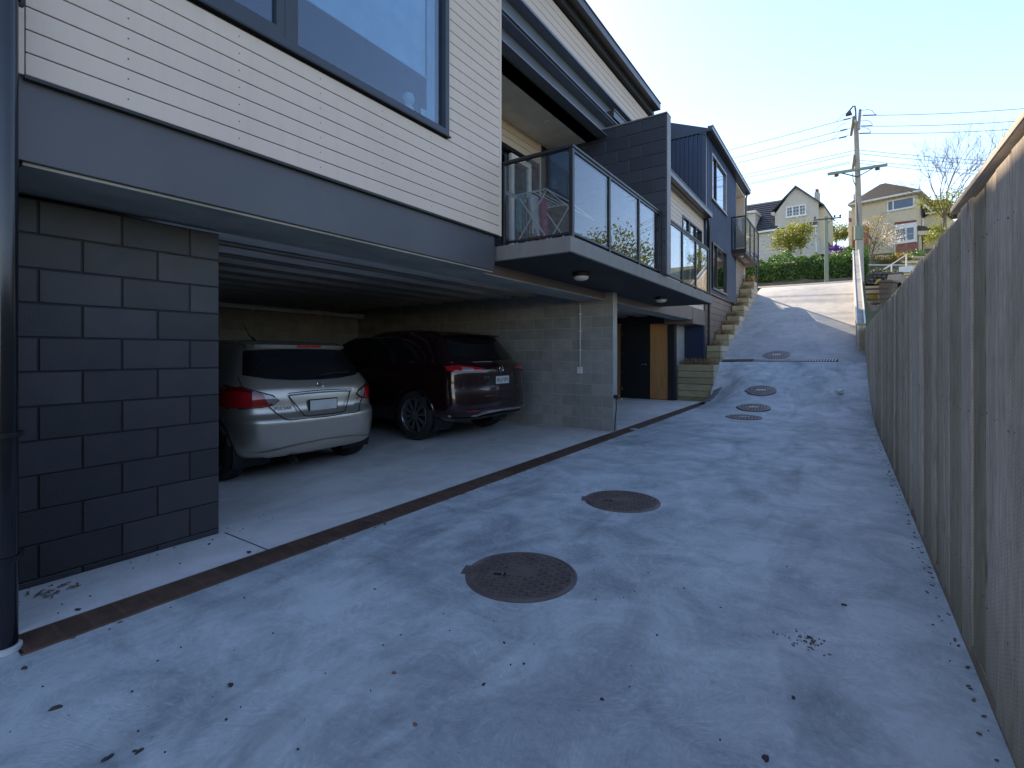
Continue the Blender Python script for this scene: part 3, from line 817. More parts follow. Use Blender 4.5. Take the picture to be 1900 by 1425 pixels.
# conduit and switch box on the grey wall
cd = MB().tube([(-3.92, 7.99, 2.24), (-3.92, 7.99, 1.10)], .0085, 8)
for zz in (2.05, 1.75, 1.4): cd.box(-3.945, -3.895, 7.985, 8.007, zz - .01, zz + .01)
cdo = cd.build('conduit', M['white_plastic'], None, True); tag(cdo, 'thin white conduit running down the grey block wall to a switch box', 'conduit')
sw = box('switch_box', -3.965, -3.875, 7.95, 8.007, .98, 1.10, M['white_plastic'], None, .006)
tag(sw, 'white electrical switch box on the grey block wall', 'switch box')
box('rocker', -3.94, -3.90, 7.944, 7.951, 1.02, 1.06, M['white_metal'], sw, .002)
# drain pipe under the garage ceiling at the rear
pp = MB().tube([(-9.75, .7, 2.30), (-9.75, 7.75, 2.24)], .045, 12).tube([(-9.75, 7.72, 2.24), (-9.75, 7.95, 2.24)], .06, 12)
for yy in (2.2, 3.7, 5.2, 6.7): pp.tube([(-9.75, yy, 2.29 - .0085 * yy), (-9.75, yy + .06, 2.29 - .0085 * yy)], .056, 12)
tag(pp.build('ceiling_pipe', M['white_plastic'], None, True), 'white waste pipe slung under the garage ceiling at the rear wall', 'pipe')
# bulkhead lights under the balcony slab
for (x, y, lab) in ((-2.86, 5.86, 'round bulkhead light under the slab, the nearer one to the camera'), (-2.86, 9.25, 'round bulkhead light under the slab, the farther one up the drive')):
    L = thing('bulkhead_light', (x, y, SZ0 - .002), lab, 'light', 'bulkhead lights under the balcony slab')
    MB().lathe([(.115, 0), (.115, -.035), (.10, -.05)], (x, y, SZ0 - .002), 'Z', 28).build('base', M['black_alu'], L, True)
    MB().lathe([(.098, -.045), (.096, -.07), (.075, -.09), (.035, -.10), (.001, -.102)], (x, y, SZ0 - .002), 'Z', 28).build('diffuser', M['lens_white'], L, True)
# garden tap on the partition end with a hanging black hose
tp = thing('garden_tap', (-3.28, 8.1, .55), 'brass garden tap with black fitting on the end of the grey wall', 'tap')
MB().tube([(-3.296, 8.10, .56), (-3.20, 8.10, .56), (-3.17, 8.10, .53)], [.014, .013, .011], 8).tube([(-3.235, 8.10, .565), (-3.235, 8.10, .61)], .008, 6).tube([(-3.235, 8.06, .612), (-3.235, 8.14, .612)], .008, 6).build('tap_body', M['brass'], tp, True)
MB().tube([(-3.296, 8.06, .60), (-3.24, 8.02, .60)], .03, 10).build('hose_fitting', M['hose'], tp, True)
hz = MB().tube([(-3.255, 8.03, .585), (-3.25, 8.02, .4), (-3.268, 8.015, .2), (-3.272, 8.005, .012)], .011, 8)
tag(hz.build('hose', M['hose'], None, True), 'black hose hanging from the tap to the floor at the wall end', 'hose')
# downpipe at the left edge of the picture
dp = thing('downpipe', (-3.15, .565, 0), 'dark round steel downpipe standing at the near building corner', 'downpipe')
M['downpipe'] = pmat('dark_gloss_downpipe', (.05, .052, .06), rough=.16, rvar=.05, Metallic=.75)
MB().tube([(-3.15, .565, .03), (-3.15, .565, 6.2)], .046, 32).build('pipe', M['downpipe'], dp, True)
MB().lathe([(.060, 0), (.060, .02), (.047, .024)], (-3.15, .565, .002), 'Z', 28).build('collar', M['white_plastic'], dp, True)
for zz in (.42, .98, 2.98):
    MB().lathe([(.0508, -.012), (.054, -.012), (.054, .012), (.0508, .012)], (-3.15, .565, zz), 'Z', 28, True).box(-3.20, -3.165, .60, .635, zz - .012, zz + .012).build('bracket', M['black_alu'], dp)
# black downpipe where the far bay meets the navy block
d2 = thing('downpipe', (-3.36, 15.62, 1.4), 'thin black downpipe at the near corner of the navy clad house', 'downpipe')
MB().tube([(-3.38, 15.38, 5.36), (-3.38, 15.5, 5.2), (-3.385, 15.62, 5.05), (-3.385, 15.62, 1.35)], .04, 14).build('pipe', M['black_alu'], d2, True)
for zz in (2.0, 3.1, 4.3): MB().lathe([(.041, -.015), (.047, -.015), (.047, .015), (.041, .015)], (-3.385, 15.62, zz), 'Z', 14, True).build('bracket', M['black_alu'], d2)
# ------------------------------------------------------------------ navy sheet-metal house further up the drive
B = thing('navy_house', (-5, 19, 1), 'navy corrugated metal clad house above the timber planters', 'house')
NX, NY0, NY1, NY2 = -3.45, 15.5, 20.4, 22.6
def roof_line(x): return 8.05 + (NX - x) * .40
# near gable face, ribbed sheet (ribs every 0.13 m)
mb = MB()
x = NX - .10
while x > -7.9:
    x2 = max(x - .065, -7.9)
    for (a, b, y) in ((x, x - .010, None),):
        pass
    yo, yi = NY0 - .032, NY0
    seq = [(x, yi), (x - .012, yo), (x - .05, yo), (x - .062, yi), (x - .13, yi)]
    for (xa, ya), (xb, yb) in zip(seq, seq[1:]):
        mb.poly([(xa, ya, 4.9), (xb, yb, 4.9), (xb, yb, roof_line(xb) - .12), (xa, ya, roof_line(xa) - .12)])
    x -= .13
mb.build('ribbed_sheet', M['navy'], B, fix=False)
MB().prism([(NX - .012, NY0 + .05, 3.22), (-9.8, NY0 + .05, 3.22), (-9.8, NY0 + .05, 8.6), (-6.8, NY0 + .05, roof_line(-6.8) - .05), (NX - .012, NY0 + .05, 7.98)], (0, .1, 0)).build('gable_wall', M['navy'], B)
# corner and barge flashings
box('corner_flashing', NX - .11, NX + .012, NY0 - .02, NY0 + .09, 3.2, 7.98, M['navy_trim'], B, .004)
mb = MB()
mb.prism([(NX + .02, NY0 - .045, 8.02), (-6.8, NY0 - .045, roof_line(-6.8) + .02), (-6.8, NY0 - .045, roof_line(-6.8) - .15), (NX + .02, NY0 - .045, 7.87)], (0, .05, 0))
mb.build('barge_flashing', M['navy_trim'], B)
MB().prism([(NX + .16, NY0 - .06, 8.02), (-6.8, NY0 - .06, roof_line(-6.8) + .06), (-10, NY0 - .06, 8.2), (-10, NY0 - .06, 8.0), (NX + .16, NY0 - .06, 7.96)], (0, NY2 - NY0 + .12, 0)).build('roof', M['navy_trim'], B)
# side wall with standing seams, two windows
WB = [(16.18, 18.38, 6.17, 7.55), (16.3, 18.45, 3.40, 4.80)]
def sidepiece(y0, y1, z0, z1):
    mb = MB(); y = y0
    mb.box(NX - .12, NX - .004, y0, y1, z0, z1)
    k = math.ceil((y0 - NY0) / .2)
    while NY0 + k * .2 + .04 < y1:
        yy = NY0 + k * .2
        if yy > y0: mb.prism([(NX - .0045, yy, z0), (NX + .026, yy + .010, z0), (NX + .026, yy + .028, z0), (NX - .0045, yy + .038, z0)], (0, 0, z1 - z0))
        k += 1
    mb.build('seamed_sheet', M['navy'], B)
ys = [NY0 + .1, 16.16, 18.47, NY1]
sidepiece(ys[0], ys[1], 3.22, 7.95); sidepiece(ys[2], ys[3], 3.22, 7.95)
sidepiece(ys[1] + .001, ys[2] - .001, 3.22, 3.39); sidepiece(ys[1] + .001, ys[2] - .001, 4.81, 6.16); sidepiece(ys[1] + .001, ys[2] - .001, 7.56, 7.95)
for (y0, y1, z0, z1) in WB:
    w = frame_x('window', NX + .05, y0 - .03, y1 + .03, z0 - .03, z1 + .03, .06, .12, M['gutter_lt'] if z0 > 5 else M['black_alu'], B)
    box('mullion', NX - .03, NX + .04, y0 + .62, y0 + .67, z0 + .03, z1 - .03, M['black_alu'], w)
    box('pane', NX - .012, NX - .006, y0 + .03, y1 - .03, z0 + .03, z1 - .03, M['glass'], w)
    box('sill', NX - .01, NX + .075, y0 - .05, y1 + .05, z0 - .055, z0 - .032, M['gutter_lt'], w)
box('room_lining', NX - 1.4, NX - 1.3, NY0 + .2, NY1, 3.2, 8, M['clad_int'], B)
box('room_lining', NX - 1.3, NX - .13, NY0 + .16, NY0 + .2, 3.2, 8, M['clad_int'], B)
box('room_lining', NX - 1.3, NX - .13, NY1 - .05, NY1 - .01, 3.2, 7.9, M['clad_int'], B)
box('mid_floor', NX - 1.3, NX - .13, NY0 + .2, NY1 - .05, 5.3, 5.5, M['clad_int'], B)
box('base_trim', NX - .1, NX + .05, NY0 + .0, NY1 + .02, 3.16, 3.215, M['black_alu'], B)
# brown boarded base wall
z = 0.0
box('wall_core', NX - .2, NX - .026, NY0 - .04, NY2, -.3, 3.16, M['clad_back'], B)
while z < 3.15:
    box('base_board', NX - .025, NX - .002, NY0 - .045, NY2 - .01, z + .004, min(z + .2, 3.158) - .004, M['brown'], B, .003)
    z += .2
# grey wall under the upper balcony
box('wall_core', NX - .2, NX - .03, NY1 + .001, NY2, 3.16, 5.0, M['clad_back'], B)
M['clad_grey'] = nail_clad('grey_cladding', (.30, .265, .24))
z = 3.17
while z < 4.9:
    box('cladding_board', NX - .028, NX - .006, NY1 + .025, NY2 - .02, z + .003, z + .147, M['clad_grey'], B, .003); z += .15
# porch recess and upper balcony
box('porch_floor', NX - 1.2, NX - .03, 19.55, NY2, 5.0, 5.12, M['slab'], B)
box('porch_rear', NX - 1.3, NX - 1.2, 19.5, NY2, 5.1, 7.9, M['clad'], B)
z = 5.13
while z < 7.85:
    box('cladding_board', NX - 1.2, NX - .004, NY2 - .24, NY2 - .222, z + .003, z + PITCH - .003, M['clad'], B, .0025); z += PITCH
box('end_wall', NX - 6.3, NX - .002, NY2 - .22, NY2, 1.0, 7.95, M['clad'], B)
box('porch_ceiling', NX - 1.2, NX - .004, NY1, NY2 - .24, 7.86, 7.90, M['white_soffit'], B)
box('porch_post', NX - .06, NX + .004, NY1 - .05, NY1 + .01, 3.22, 7.95, M['gutter_lt'], B)
gutter('gutter', NX + .20, NY0 - .04, NY2 + .05, 7.99, .14, .13, B)
box('eave_soffit', NX, NX + .06, NY0, NY2, 7.955, 7.985, M['gutter'], B)
# balcony 2
b2 = box('upper_balcony', NX - .0, -2.97, 19.5, 22.75, 4.98, 5.14, M['black_alu'], B, .004)
M['soffit2'] = pmat('dark_brown_soffit', (.12, .09, .075), rough=.5)
box('balcony_soffit', NX + .01, -2.98, 19.51, 22.74, 4.955, 4.978, M['soffit2'], b2)
for k in range(4): box('soffit_vent', -3.32, -3.12, 20.6 + .28 * k, 20.68 + .28 * k, 4.944, 4.954, M['white_metal'], b2)
MB().lathe([(.10, 0), (.095, -.03), (.06, -.06), (.001, -.07)], (-3.2, 19.95, 4.953), 'Z', 20).build('soffit_light', M['lens_white'], b2, True)
rail = MB().box(-3.0, -2.95, 19.47, 22.75, 6.28, 6.33).box(-3.45, -3.0, 19.47, 19.52, 6.28, 6.33)
rr = rail.build('balcony_rail', M['black_alu'], B)
for yy in (19.495, 20.55, 21.6, 22.7): box('post', -3.0, -2.95, yy - .025, yy + .025, 4.99, 6.28, M['black_alu'], rr)
box('post', -3.44, -3.39, 19.47, 19.52, 5.14, 6.28, M['black_alu'], rr)
for a, b in ((19.52, 20.52), (20.58, 21.57), (21.63, 22.67)): box('pane', -2.98, -2.97, a, b, 5.18, 6.25, M['glass_bal'], rr)
box('pane', -3.38, -3.01, 19.49, 19.50, 5.18, 6.25, M['glass_bal'], rr)
MB().tube([(-3.02, 22.55, 4.96), (-3.02, 22.55, 4.0)], .045, 10).build('balcony_post', M['black_alu'], B, True)
MB().tube([(-3.34, 22.50, 8.0), (-3.40, 22.48, 7.8), (-3.42, 22.47, 5.14)], .035, 10).build('porch_downpipe', M['gutter'], B, True)

# ------------------------------------------------------------------ stepped timber planters along the ramp
def grass_tuft(name, cx, cy, cz, wx, wy, n, label, h=.26):
    mb = MB()
    for k in range(n):
        x, y = cx + random.uniform(-wx, wx), cy + random.uniform(-wy, wy)
        a = random.uniform(0, 6.28); l = h * random.uniform(.5, 1.2); lean = random.uniform(.25, 1.0)
        d = Vector((math.cos(a), math.sin(a), 0)); s = Vector((-d.y, d.x, 0)) * .005
        p0 = Vector((x, y, cz)); p1 = p0 + d * l * lean * .45 + Vector((0, 0, l * .7)); p2 = p0 + d * l * lean + Vector((0, 0, l * (.95 - .5 * lean)))
        i = len(mb.v); mb.v += [tuple(q) for q in (p0 - s, p0 + s, p1 + s * .7, p1 - s * .7, p2)]
        mb.f += [(i, i + 1, i + 2, i + 3), (i + 3, i + 2, i + 4)]
    return tag(mb.build(name, M['dry_grass'], None, False, False), label, 'grass', 'dry grasses in the planters')
PL = [(14.5, 1.02, -4.0), (15.5, 1.57, -3.43), (16.7, 1.94, -3.43), (17.7, 2.30, -3.43), (18.56, 2.64, -3.43), (19.5, 3.08, -3.43), (20.45, 3.45, -3.43), (21.2, 3.88, -3.43), (21.85, 4.24, -3.43)]
ords = ['lowest', 'second', 'third', 'fourth', 'fifth', 'sixth', 'seventh', 'eighth', 'topmost']
for k, (y, zt, xl) in enumerate(PL):
    y2 = PL[k + 1][0] if k + 1 < len(PL) else 22.7
    label = 'large lowest timber sleeper planter box at the foot of the ramp' if k == 0 else ('topmost timber planter box at the head of the ramp' if k == 8 else '%s timber planter box counting up the ramp from the garages' % ords[k])
    T = thing('timber_planter', (xl / 2 - 1.5, y, 0), label, 'planter', 'timber planters stepping up the ramp')
    zb = drive_z(-3.0, y) - .25 if k else -.05
    zz = zt; n = 0
    while zz > zb + .02:
        z0 = max(zz - .185, zb)
        box('sleeper', xl + .002, -3.056, y, y + .05, z0 + .005, zz - .005, M['sleeper'], T, .008)
        box('side_sleeper', -3.05, -3.0, y - .002, y2 + (.048 if k < 8 else 0), z0 + .005, zz - .005, M['sleeper_side'], T, .008)
        zz -= .185
    box('soil', xl + .01, -3.06, y + .052, y2 - .002, zt - .16, zt - .05, M['soil'], T)
    g = 'tuft of dry brown grass in the %s planter counting up the ramp' % ords[k]
    grass_tuft('dry_grass', (xl - 3.05) / 2, y + .35, zt - .06, (-3.1 - xl) / 2, .26, 260 if k else 420, g, .30 if k != 8 else .42)
# ------------------------------------------------------------------ paling fence on the right
FX = .484
F = thing('paling_fence', (FX, 7, 0), 'tall weathered grey timber paling fence along the right of the driveway', 'fence')
rnd = random.Random(3)
y = -2.6
nails = MB()
while y < 17.2:
    w = rnd.choice((.135, .145, .185, .19, .19, .19))
    gap = rnd.uniform(.010, .022)
    zt = 2.03 + rnd.uniform(-.012, .012)
    zb = round(drive_z(XS_R, y) + .02, 2)
    j = rnd.uniform(-.007, .007)
    o = box('paling', FX + .020, FX + .038, y + w - .04, y + w + .06, zb, 2.02, M['fence_back'], F, .003)
    o = box('paling', FX - .022 + j, FX - .002 + j, y, y + w, zb, zt, M['fence'], F, .006)
    o.rotation_euler = (rnd.uniform(-.002, .002), rnd.uniform(-.003, .003), rnd.uniform(-.03, .03))
    for zz in (.35, 1.1, 1.82):
        if zz > zb + .1:
            for dy in (.03, w - .03): nails.lathe([(.004, 0), (.004, .0012)], (FX - .0235 + j, y + dy + rnd.uniform(-.006, .006), zz + rnd.uniform(-.02, .02)), 'X', 6)
    y += w + gap
tag(nails.build('nail', M['ink'], F), kind='stuff')
for zz in (.35, 1.1, 1.85):
    box('rail', FX + .039, FX + .085, -2.6, 13.0 if zz < 1.5 else 17.2, zz - .045, zz + .045, M['fence_back'], F)
for yy in [-1.5 + 2.1 * k for k in range(8)]:
    box('fence_post', FX + .086, FX + .186, yy, yy + .1, -.3, 2.0, M['fence_back'], F)
box('capping', FX - .04, FX + .07, -2.6, 3.32, 2.052, 2.082, M['cap'], F, .004)
# nail heads
nb = MB(); y = -2.4
kb = MB()
kb.box(.4625, .483, -2.6, 12.0, -.02, .016)
kb.build('base_edging', M['kerb'], F)
mb = MB(); y = 2.0
while y < 16.5:
    z = drive_z(.4, y)
    mb.box(.462, .482, y, y + 1.38, z - .02, z + .055 + rnd.uniform(-.01, .02)); y += 1.4
mb.build('base_board', M['fence_back'], F)
# fence of the ramp: stands a little in front, follows the slope; wide sloping top
G = thing('ramp_fence', (.3, 20, 2), 'sunlit pale timber fence rising beside the ramp with a wide grey sloping top', 'fence')
def rtop(y): return 2.16 + (y - 16.3) * .437
y = 16.3
while y < 23.6:
    w = .142
    za, zb_ = drive_z(.3, y) - .3, drive_z(.3, y + w) - .3
    mb = MB()
    mb.hexa([(.268, y, za), (.288, y, za), (.288, y + w, zb_), (.268, y + w, zb_), (.268, y, rtop(y) - .02), (.288, y, rtop(y) - .02), (.288, y + w, rtop(y + w) - .02), (.268, y + w, rtop(y + w) - .02)])
    mb.build('paling', M['fence_new'], G)
    y += .15
def sloped(name, x0, x1, y0, y1, dz0, dz1, mat):
    mb = MB().hexa([(x0, y0, rtop(y0) + dz0), (x1, y0, rtop(y0) + dz0), (x1, y1, rtop(y1) + dz0), (x0, y1, rtop(y1) + dz0), (x0, y0, rtop(y0) + dz1), (x1, y0, rtop(y0) + dz1), (x1, y1, rtop(y1) + dz1), (x0, y1, rtop(y1) + dz1)])
    return mb.build(name, mat, G)
sloped('edge_rail', .252, .288, 16.3, 23.65, -.018, .035, M['trim_w'])
sloped('edge_rail', .435, .47, 16.3, 23.65, -.018, .035, M['trim_w'])
M['top_board'] = pmat('grey_top_board', (.34, .34, .32), (.25, .25, .23), 6, rough=.85, rand=.2)
y = 16.3
while y < 23.6:
    sloped('top_board', .290, .433, y, min(y + .40, 23.65), -.03 - rnd.uniform(0, .012), .006, M['top_board']); y += .412
sloped('core', .292, .43, 16.3, 23.6, -1.2, -.045, M['fence_back'])
for k in range(3):
    x0 = .27 + .068 * k
    box('paling', x0, x0 + .063, 16.262, 16.282, drive_z(.3, 16.25) - .1, 2.10, M['fence'], G, .003)
# back face continuing up, seen from the neighbour
y = 17.2
while y < 23.5:
    mb = MB(); z0 = drive_z(.3, y) - .3
    mb.hexa([(.446, y, z0), (.462, y, z0), (.462, y + .29, z0 + .1), (.446, y + .29, z0 + .1), (.446, y, rtop(y) - .02), (.462, y, rtop(y) - .02), (.462, y + .29, rtop(y + .29) - .02), (.446, y + .29, rtop(y + .29) - .02)])
    mb.build('paling', M['fence'], G); y += .3
# ------------------------------------------------------------------ channel drains
D = thing('channel_drain', (-3.15, 7, 0), 'long rusty slotted grate drain between the apron and the driveway', 'drain')
box('channel', -3.262, -3.038, .60, 13.62, -.02, .003, M['dark_void'], D)
for s in (-3.264, -3.044):
    box('edge_angle', s, s + .008, .60, 13.62, -.02, .009, M['iron_rust'], D)
def grate_mesh(L=.998):
    mb = MB()
    for k in range(13):
        x = -.100 + .0166 * k
        mb.box(x - .0032, x + .0032, -L / 2, L / 2, .0035, .010)
    y = -L / 2
    while y < L / 2 - .01:
        mb.box(-.103, .103, y, y + .020, .003, .008); y += .1247
    return mb
gm = None
for k in range(13):
    yc = .61 + .5 + k * 1.0
    if gm is None:
        o = grate_mesh().build('grate', M['iron_rust'], None); gm = o.data; COL.objects.unlink(o); bpy.data.objects.remove(o)
    o = bpy.data.objects.new('grate', gm); o.location = (-3.15, yc, 0); link(o, D)
for k in range(4):   # last short pieces turning toward the ramp
    y0 = 13.66 + .17 * k; x0 = -3.08 + .055 * k
    mb = MB(); 
    for q in range(2):
        yy = y0 + .075 * q
        mb.hexa([(x0 - .07 + dx, yy + dy + .12 * (dx), drive_z(x0 + dx, yy + dy) + dz) for dz in (.004, .014) for dx, dy in ((0, 0), (.22, 0), (.22, .04), (0, .04))])
    mb.build('end_bar', M['slab'], D)
# cross drain on the ramp
CD = thing('cross_drain', (-1.5, 15.4, 1.05), 'narrow slotted grate drain crossing the concrete ramp', 'drain')
mb = MB(); n = 60
def cdy(x): return 15.42 + .015 * (x + 3)
for k in range(n):
    x0, x1 = -3.0 + 2.86 * k / n, -3.0 + 2.86 * (k + 1) / n
    mb.hexa([(x0, cdy(x0), drive_z(x0, cdy(x0)) - .02), (x1, cdy(x1), drive_z(x1, cdy(x1)) - .02), (x1, cdy(x1) + .17, drive_z(x1, cdy(x1) + .17) - .02), (x0, cdy(x0) + .17, drive_z(x0, cdy(x0) + .17) - .02),
             (x0, cdy(x0), drive_z(x0, cdy(x0)) + .005), (x1, cdy(x1), drive_z(x1, cdy(x1)) + .005), (x1, cdy(x1) + .17, drive_z(x1, cdy(x1) + .17) + .005), (x0, cdy(x0) + .17, drive_z(x0, cdy(x0) + .17) + .005)])
mb.build('channel', M['dark_void'], CD)
M['galv'] = pmat('galvanised_bar', (.50, .48, .47), (.36, .32, .31), 4, rough=.45, Metallic=.5)
for k in range(44):
    x0 = -2.98 + 2.82 * k / 44
    mb = MB()
    sk = .02
    y0 = cdy(x0) + .01
    mb.hexa([(x0 + dx + sk * (dy > 0), y0 + dy, drive_z(x0, y0 + dy) + dz) for dz in (.006, .018) for dx, dy in ((0, 0), (.032, 0), (.032, .15), (0, .15))])
    mb.build('bar', M['galv'] if k > 12 else M['iron_rust'], CD)

# ------------------------------------------------------------------ manhole covers
def frame_at(p):
    e = .15
    tx = Vector((2 * e, 0, drive_z(p.x + e, p.y) - drive_z(p.x - e, p.y))).normalized()
    ty = Vector((0, 2 * e, drive_z(p.x, p.y + e) - drive_z(p.x, p.y - e))).normalized()
    nz = tx.cross(ty).normalized(); ty = nz.cross(tx)
    return tx, ty, nz
def manhole(px, py, label, rad=.335, rot=0.0, lift=-.001, detail=True):
    p = on_drive(px, py)
    tx, ty, nz = frame_at(p)
    Mx = Matrix(((tx.x, ty.x, nz.x, p.x), (tx.y, ty.y, nz.y, p.y), (tx.z, ty.z, nz.z, p.z), (0, 0, 0, 1))) @ Matrix.Rotation(rot, 4, 'Z')
    T = thing('manhole_cover', p, label, 'manhole cover', 'round cast iron manhole covers in the drive')
    def fin(o):
        o.data.transform(Mx); return o
    prof = [(rad + .004, lift - .02), (rad + .004, lift + .005), (rad - .012, lift + .007), (rad - .016, lift + .002), (rad - .022, lift + .007), (.0005, lift + .007)]
    def b(mb, name, mat, smooth=False):
        me_o = mb.build(name, mat, None, smooth); me_o.data.transform(Mx)
        me_o.parent = T; me_o.matrix_parent_inverse = wmat(T).inverted()
        return me_o
    b(MB().lathe(prof, (0, 0, 0), 'Z', 56), 'cover_plate', M['iron'])
    tr = MB()
    tr.box(-rad - .03, -rad + .03, -.055, .055, lift - .02, lift + .0085)
    b(tr, 'lug', M['iron'])
    tb = MB(); k = 0
    step = .036 if detail else .06
    nn = int(rad / step) + 1
    for i in range(-nn, nn + 1):
        for j in range(-nn, nn + 1):
            x, y = i * step, j * step
            if math.hypot(x, y) > rad - .035 or (abs(x) < .10 and abs(y - .02) < .055) or (abs(x + .13) < .05 and abs(y + .02) < .04): continue
            if (i + j) % 2: tb.box(x - .014, x + .014, y - .006, y + .006, lift + .007, lift + .0145)
            else: tb.box(x - .006, x + .006, y - .014, y + .014, lift + .007, lift + .0125)
    tag(b(tb, 'tread_stud', M['iron']), kind='stuff')
    if detail:
        b(MB().box(-.165, -.115, -.045, -.015, lift + .004, lift + .0085).box(-.105, -.09, -.06, .0, lift + .004, lift + .0085), 'lift_slot', M['dark_void'])
    else:
        b(MB().box(-.10, .10, -.04, .05, lift + .007, lift + .014), 'name_plate', M['galv'])
    return T
manhole(967, 1067, 'nearest big rusty round manhole cover with raised tread', .335, .4)
manhole(1154, 930, 'second rusty round manhole cover in the middle of the driveway', .335, .4)
manhole(1381, 775, 'third manhole cover up the drive, seen almost edge on', .33, .1, .010, detail=False)
manhole(1399, 758, 'fourth manhole cover up the drive, where the slope starts', .33, .1, .022, detail=False)
manhole(1412, 726, 'fifth manhole cover, tilted on the curve below the cross drain', .33, .1, .02, detail=False)
manhole(1441, 659, 'highest manhole cover on the ramp above the cross drain', .33, .1, .006, detail=False)
# small fittings and litter on the drive
p = on_drive(1176, 797)
t_ = thing('drain_cap', p, 'small round pale inspection cap beside the channel drain', 'cap')
MB().lathe([(.065, -.01), (.065, .012), (.05, .016), (.001, .017)], p, 'Z', 20).build('ring', M['white_plastic'], t_, True)
MB().lathe([(.045, .0172), (.045, .02), (.001, .021)], p, 'Z', 18).build('lid', M['pole_sheath'], t_, True)
def rock(px, py, r, mat, label, name, cat, flat=.5, group=None, seed=0, stretch=(1, 1)):
    q = on_drive(px, py); rg = random.Random(seed + int(px * 7 + py))
    bm = bmesh.new(); bmesh.ops.create_icosphere(bm, subdivisions=2, radius=1)
    a = rg.uniform(0, 3.1)
    ph = [rg.uniform(0, 6) for _ in range(6)]
    for v in bm.verts:
        k = 1 + .34 * math.sin(3 * v.co.x + ph[0]) * math.sin(2.6 * v.co.y + ph[1]) + .15 * math.sin(4 * v.co.z + ph[2])
        v.co *= k * r
        v.co.x *= stretch[0]; v.co.y *= stretch[1]; v.co.z *= flat
        x, y = v.co.x, v.co.y
        v.co.x, v.co.y = x * math.cos(a) - y * math.sin(a), x * math.sin(a) + y * math.cos(a)
        v.co.z += r * flat * .6
    me = bpy.data.meshes.new(name); bm.to_mesh(me); bm.free(); me.materials.append(mat)
    o = bpy.data.objects.new(name, me); o.location = q; link(o)
    return tag(o, label, cat, group)
rock(1557, 729, .10, M['white_metal'], 'flat white stone on the drive near the fence below the ramp', 'white_stone', 'stone', .5, stretch=(1.3, .7))
PEB = [(428, 1275, .011, 'dark oval pebble on the near driveway below the channel drain'), (102, 1318, .013, 'long dark wood chip at the lower left of the driveway'), (200, 1411, .012, 'long dark chip at the bottom left edge of the driveway'),
       (731, 1251, .009, 'small reddish pebble below the nearest manhole cover'), (770, 1348, .008, 'small orange pebble near the bottom centre of the driveway'), (1117, 1300, .007, 'tiny dark pebble right of bottom centre'), (972, 1234, .006, 'tiny dark pebble below the rim of the nearest manhole cover'),
       (1566, 1123, .011, 'dark grit lump with a white scratch toward the fence'), (1500, 1183, .007, 'topmost dark crumb of the dirt patch near the fence'), (1421, 1412, .012, 'dark pebble at the bottom right of the driveway'), (1472, 1296, .008, 'dark crumb below the dirt patch near the fence'),
       (145, 1133, .012, 'grey pebble at the edge of the channel drain'), (462, 1026, .014, 'dark pebble on the drain edge by the saw cut'), (388, 1010, .009, 'small dark pebble on the pale apron by the black wall'),
       (250, 1398, .007, 'small dark chip near the bottom left chips'), (259, 1395, .010, 'flat dark chip at the bottom left of the driveway'), (46, 1241, .011, 'brown crumb just below the end of the channel drain')]
for k, (px, py, r, lab) in enumerate(PEB):
    rock(px, py, r, M['pebble'] if k not in (3, 4) else M['terracotta'], lab, 'pebble', 'pebble', .55, None, k, (1.5 if 'chip' in lab else 1.1, .6 if 'chip' in lab else .85))
# crumbs and leaf scraps: small patches of litter
def litter(name, px, py, n, rx, ry, mat, label, seed):
    q = on_drive(px, py); rg = random.Random(seed); mb = MB()
    for k in range(n):
        x, y = q.x + rg.gauss(0, rx), q.y + rg.gauss(0, ry); s = rg.uniform(.001, .0035); h = rg.uniform(.001, .003); z = (drive_z(x, y) if x > -3.05 else 0)
        a = rg.uniform(0, 3); ax = Vector((math.cos(a), math.sin(a), 0)) * s * rg.uniform(.8, 2.2); ay = Vector((-math.sin(a), math.cos(a), 0)) * s
        mb.obox((x, y, z + h), ax, ay, (0, 0, h))
    return tag(mb.build(name, mat), label, 'debris', None, 'stuff')
litter('dirt_crumbs', 1492, 1192, 60, .045, .04, M['soil'], 'patch of dirt crumbs on the drive near the fence', 1)
litter('dirt_crumbs', 300, 1280, 45, 1.0, .35, M['pebble'], 'scattered grit across the near driveway', 2)
litter('dirt_crumbs', 1100, 1150, 40, .9, .8, M['pebble'], 'scattered grit around the manhole covers', 3)
litter('dirt_crumbs', 1545, 735, 40, .25, .3, M['soil'], 'soil crumbs beside the white stone', 4)
litter('dirt_crumbs', 250, 1030, 40, .12, .4, M['pebble'], 'grit on the pale apron before the black wall', 5)
# leaf litter on the apron
lf = MB(); rg = random.Random(5); q = on_drive(80, 1104); q.z = 0
for k in range(26):
    x, y = q.x + rg.gauss(0, .05), q.y + rg.gauss(.03, .07); s = rg.uniform(.006, .02); a = rg.uniform(0, 3.1)
    ax = Vector((math.cos(a), math.sin(a), rg.uniform(0, .3))) * s; ay = Vector((-math.sin(a), math.cos(a), 0)) * s * .35
    lf.obox((x, y, .006 + s * .2), ax, ay, (0, 0, .0012))
tag(lf.build('leaf_litter', M['bark']), 'small heap of dead leaves and dirt on the pale apron', 'leaf litter', None, 'stuff')

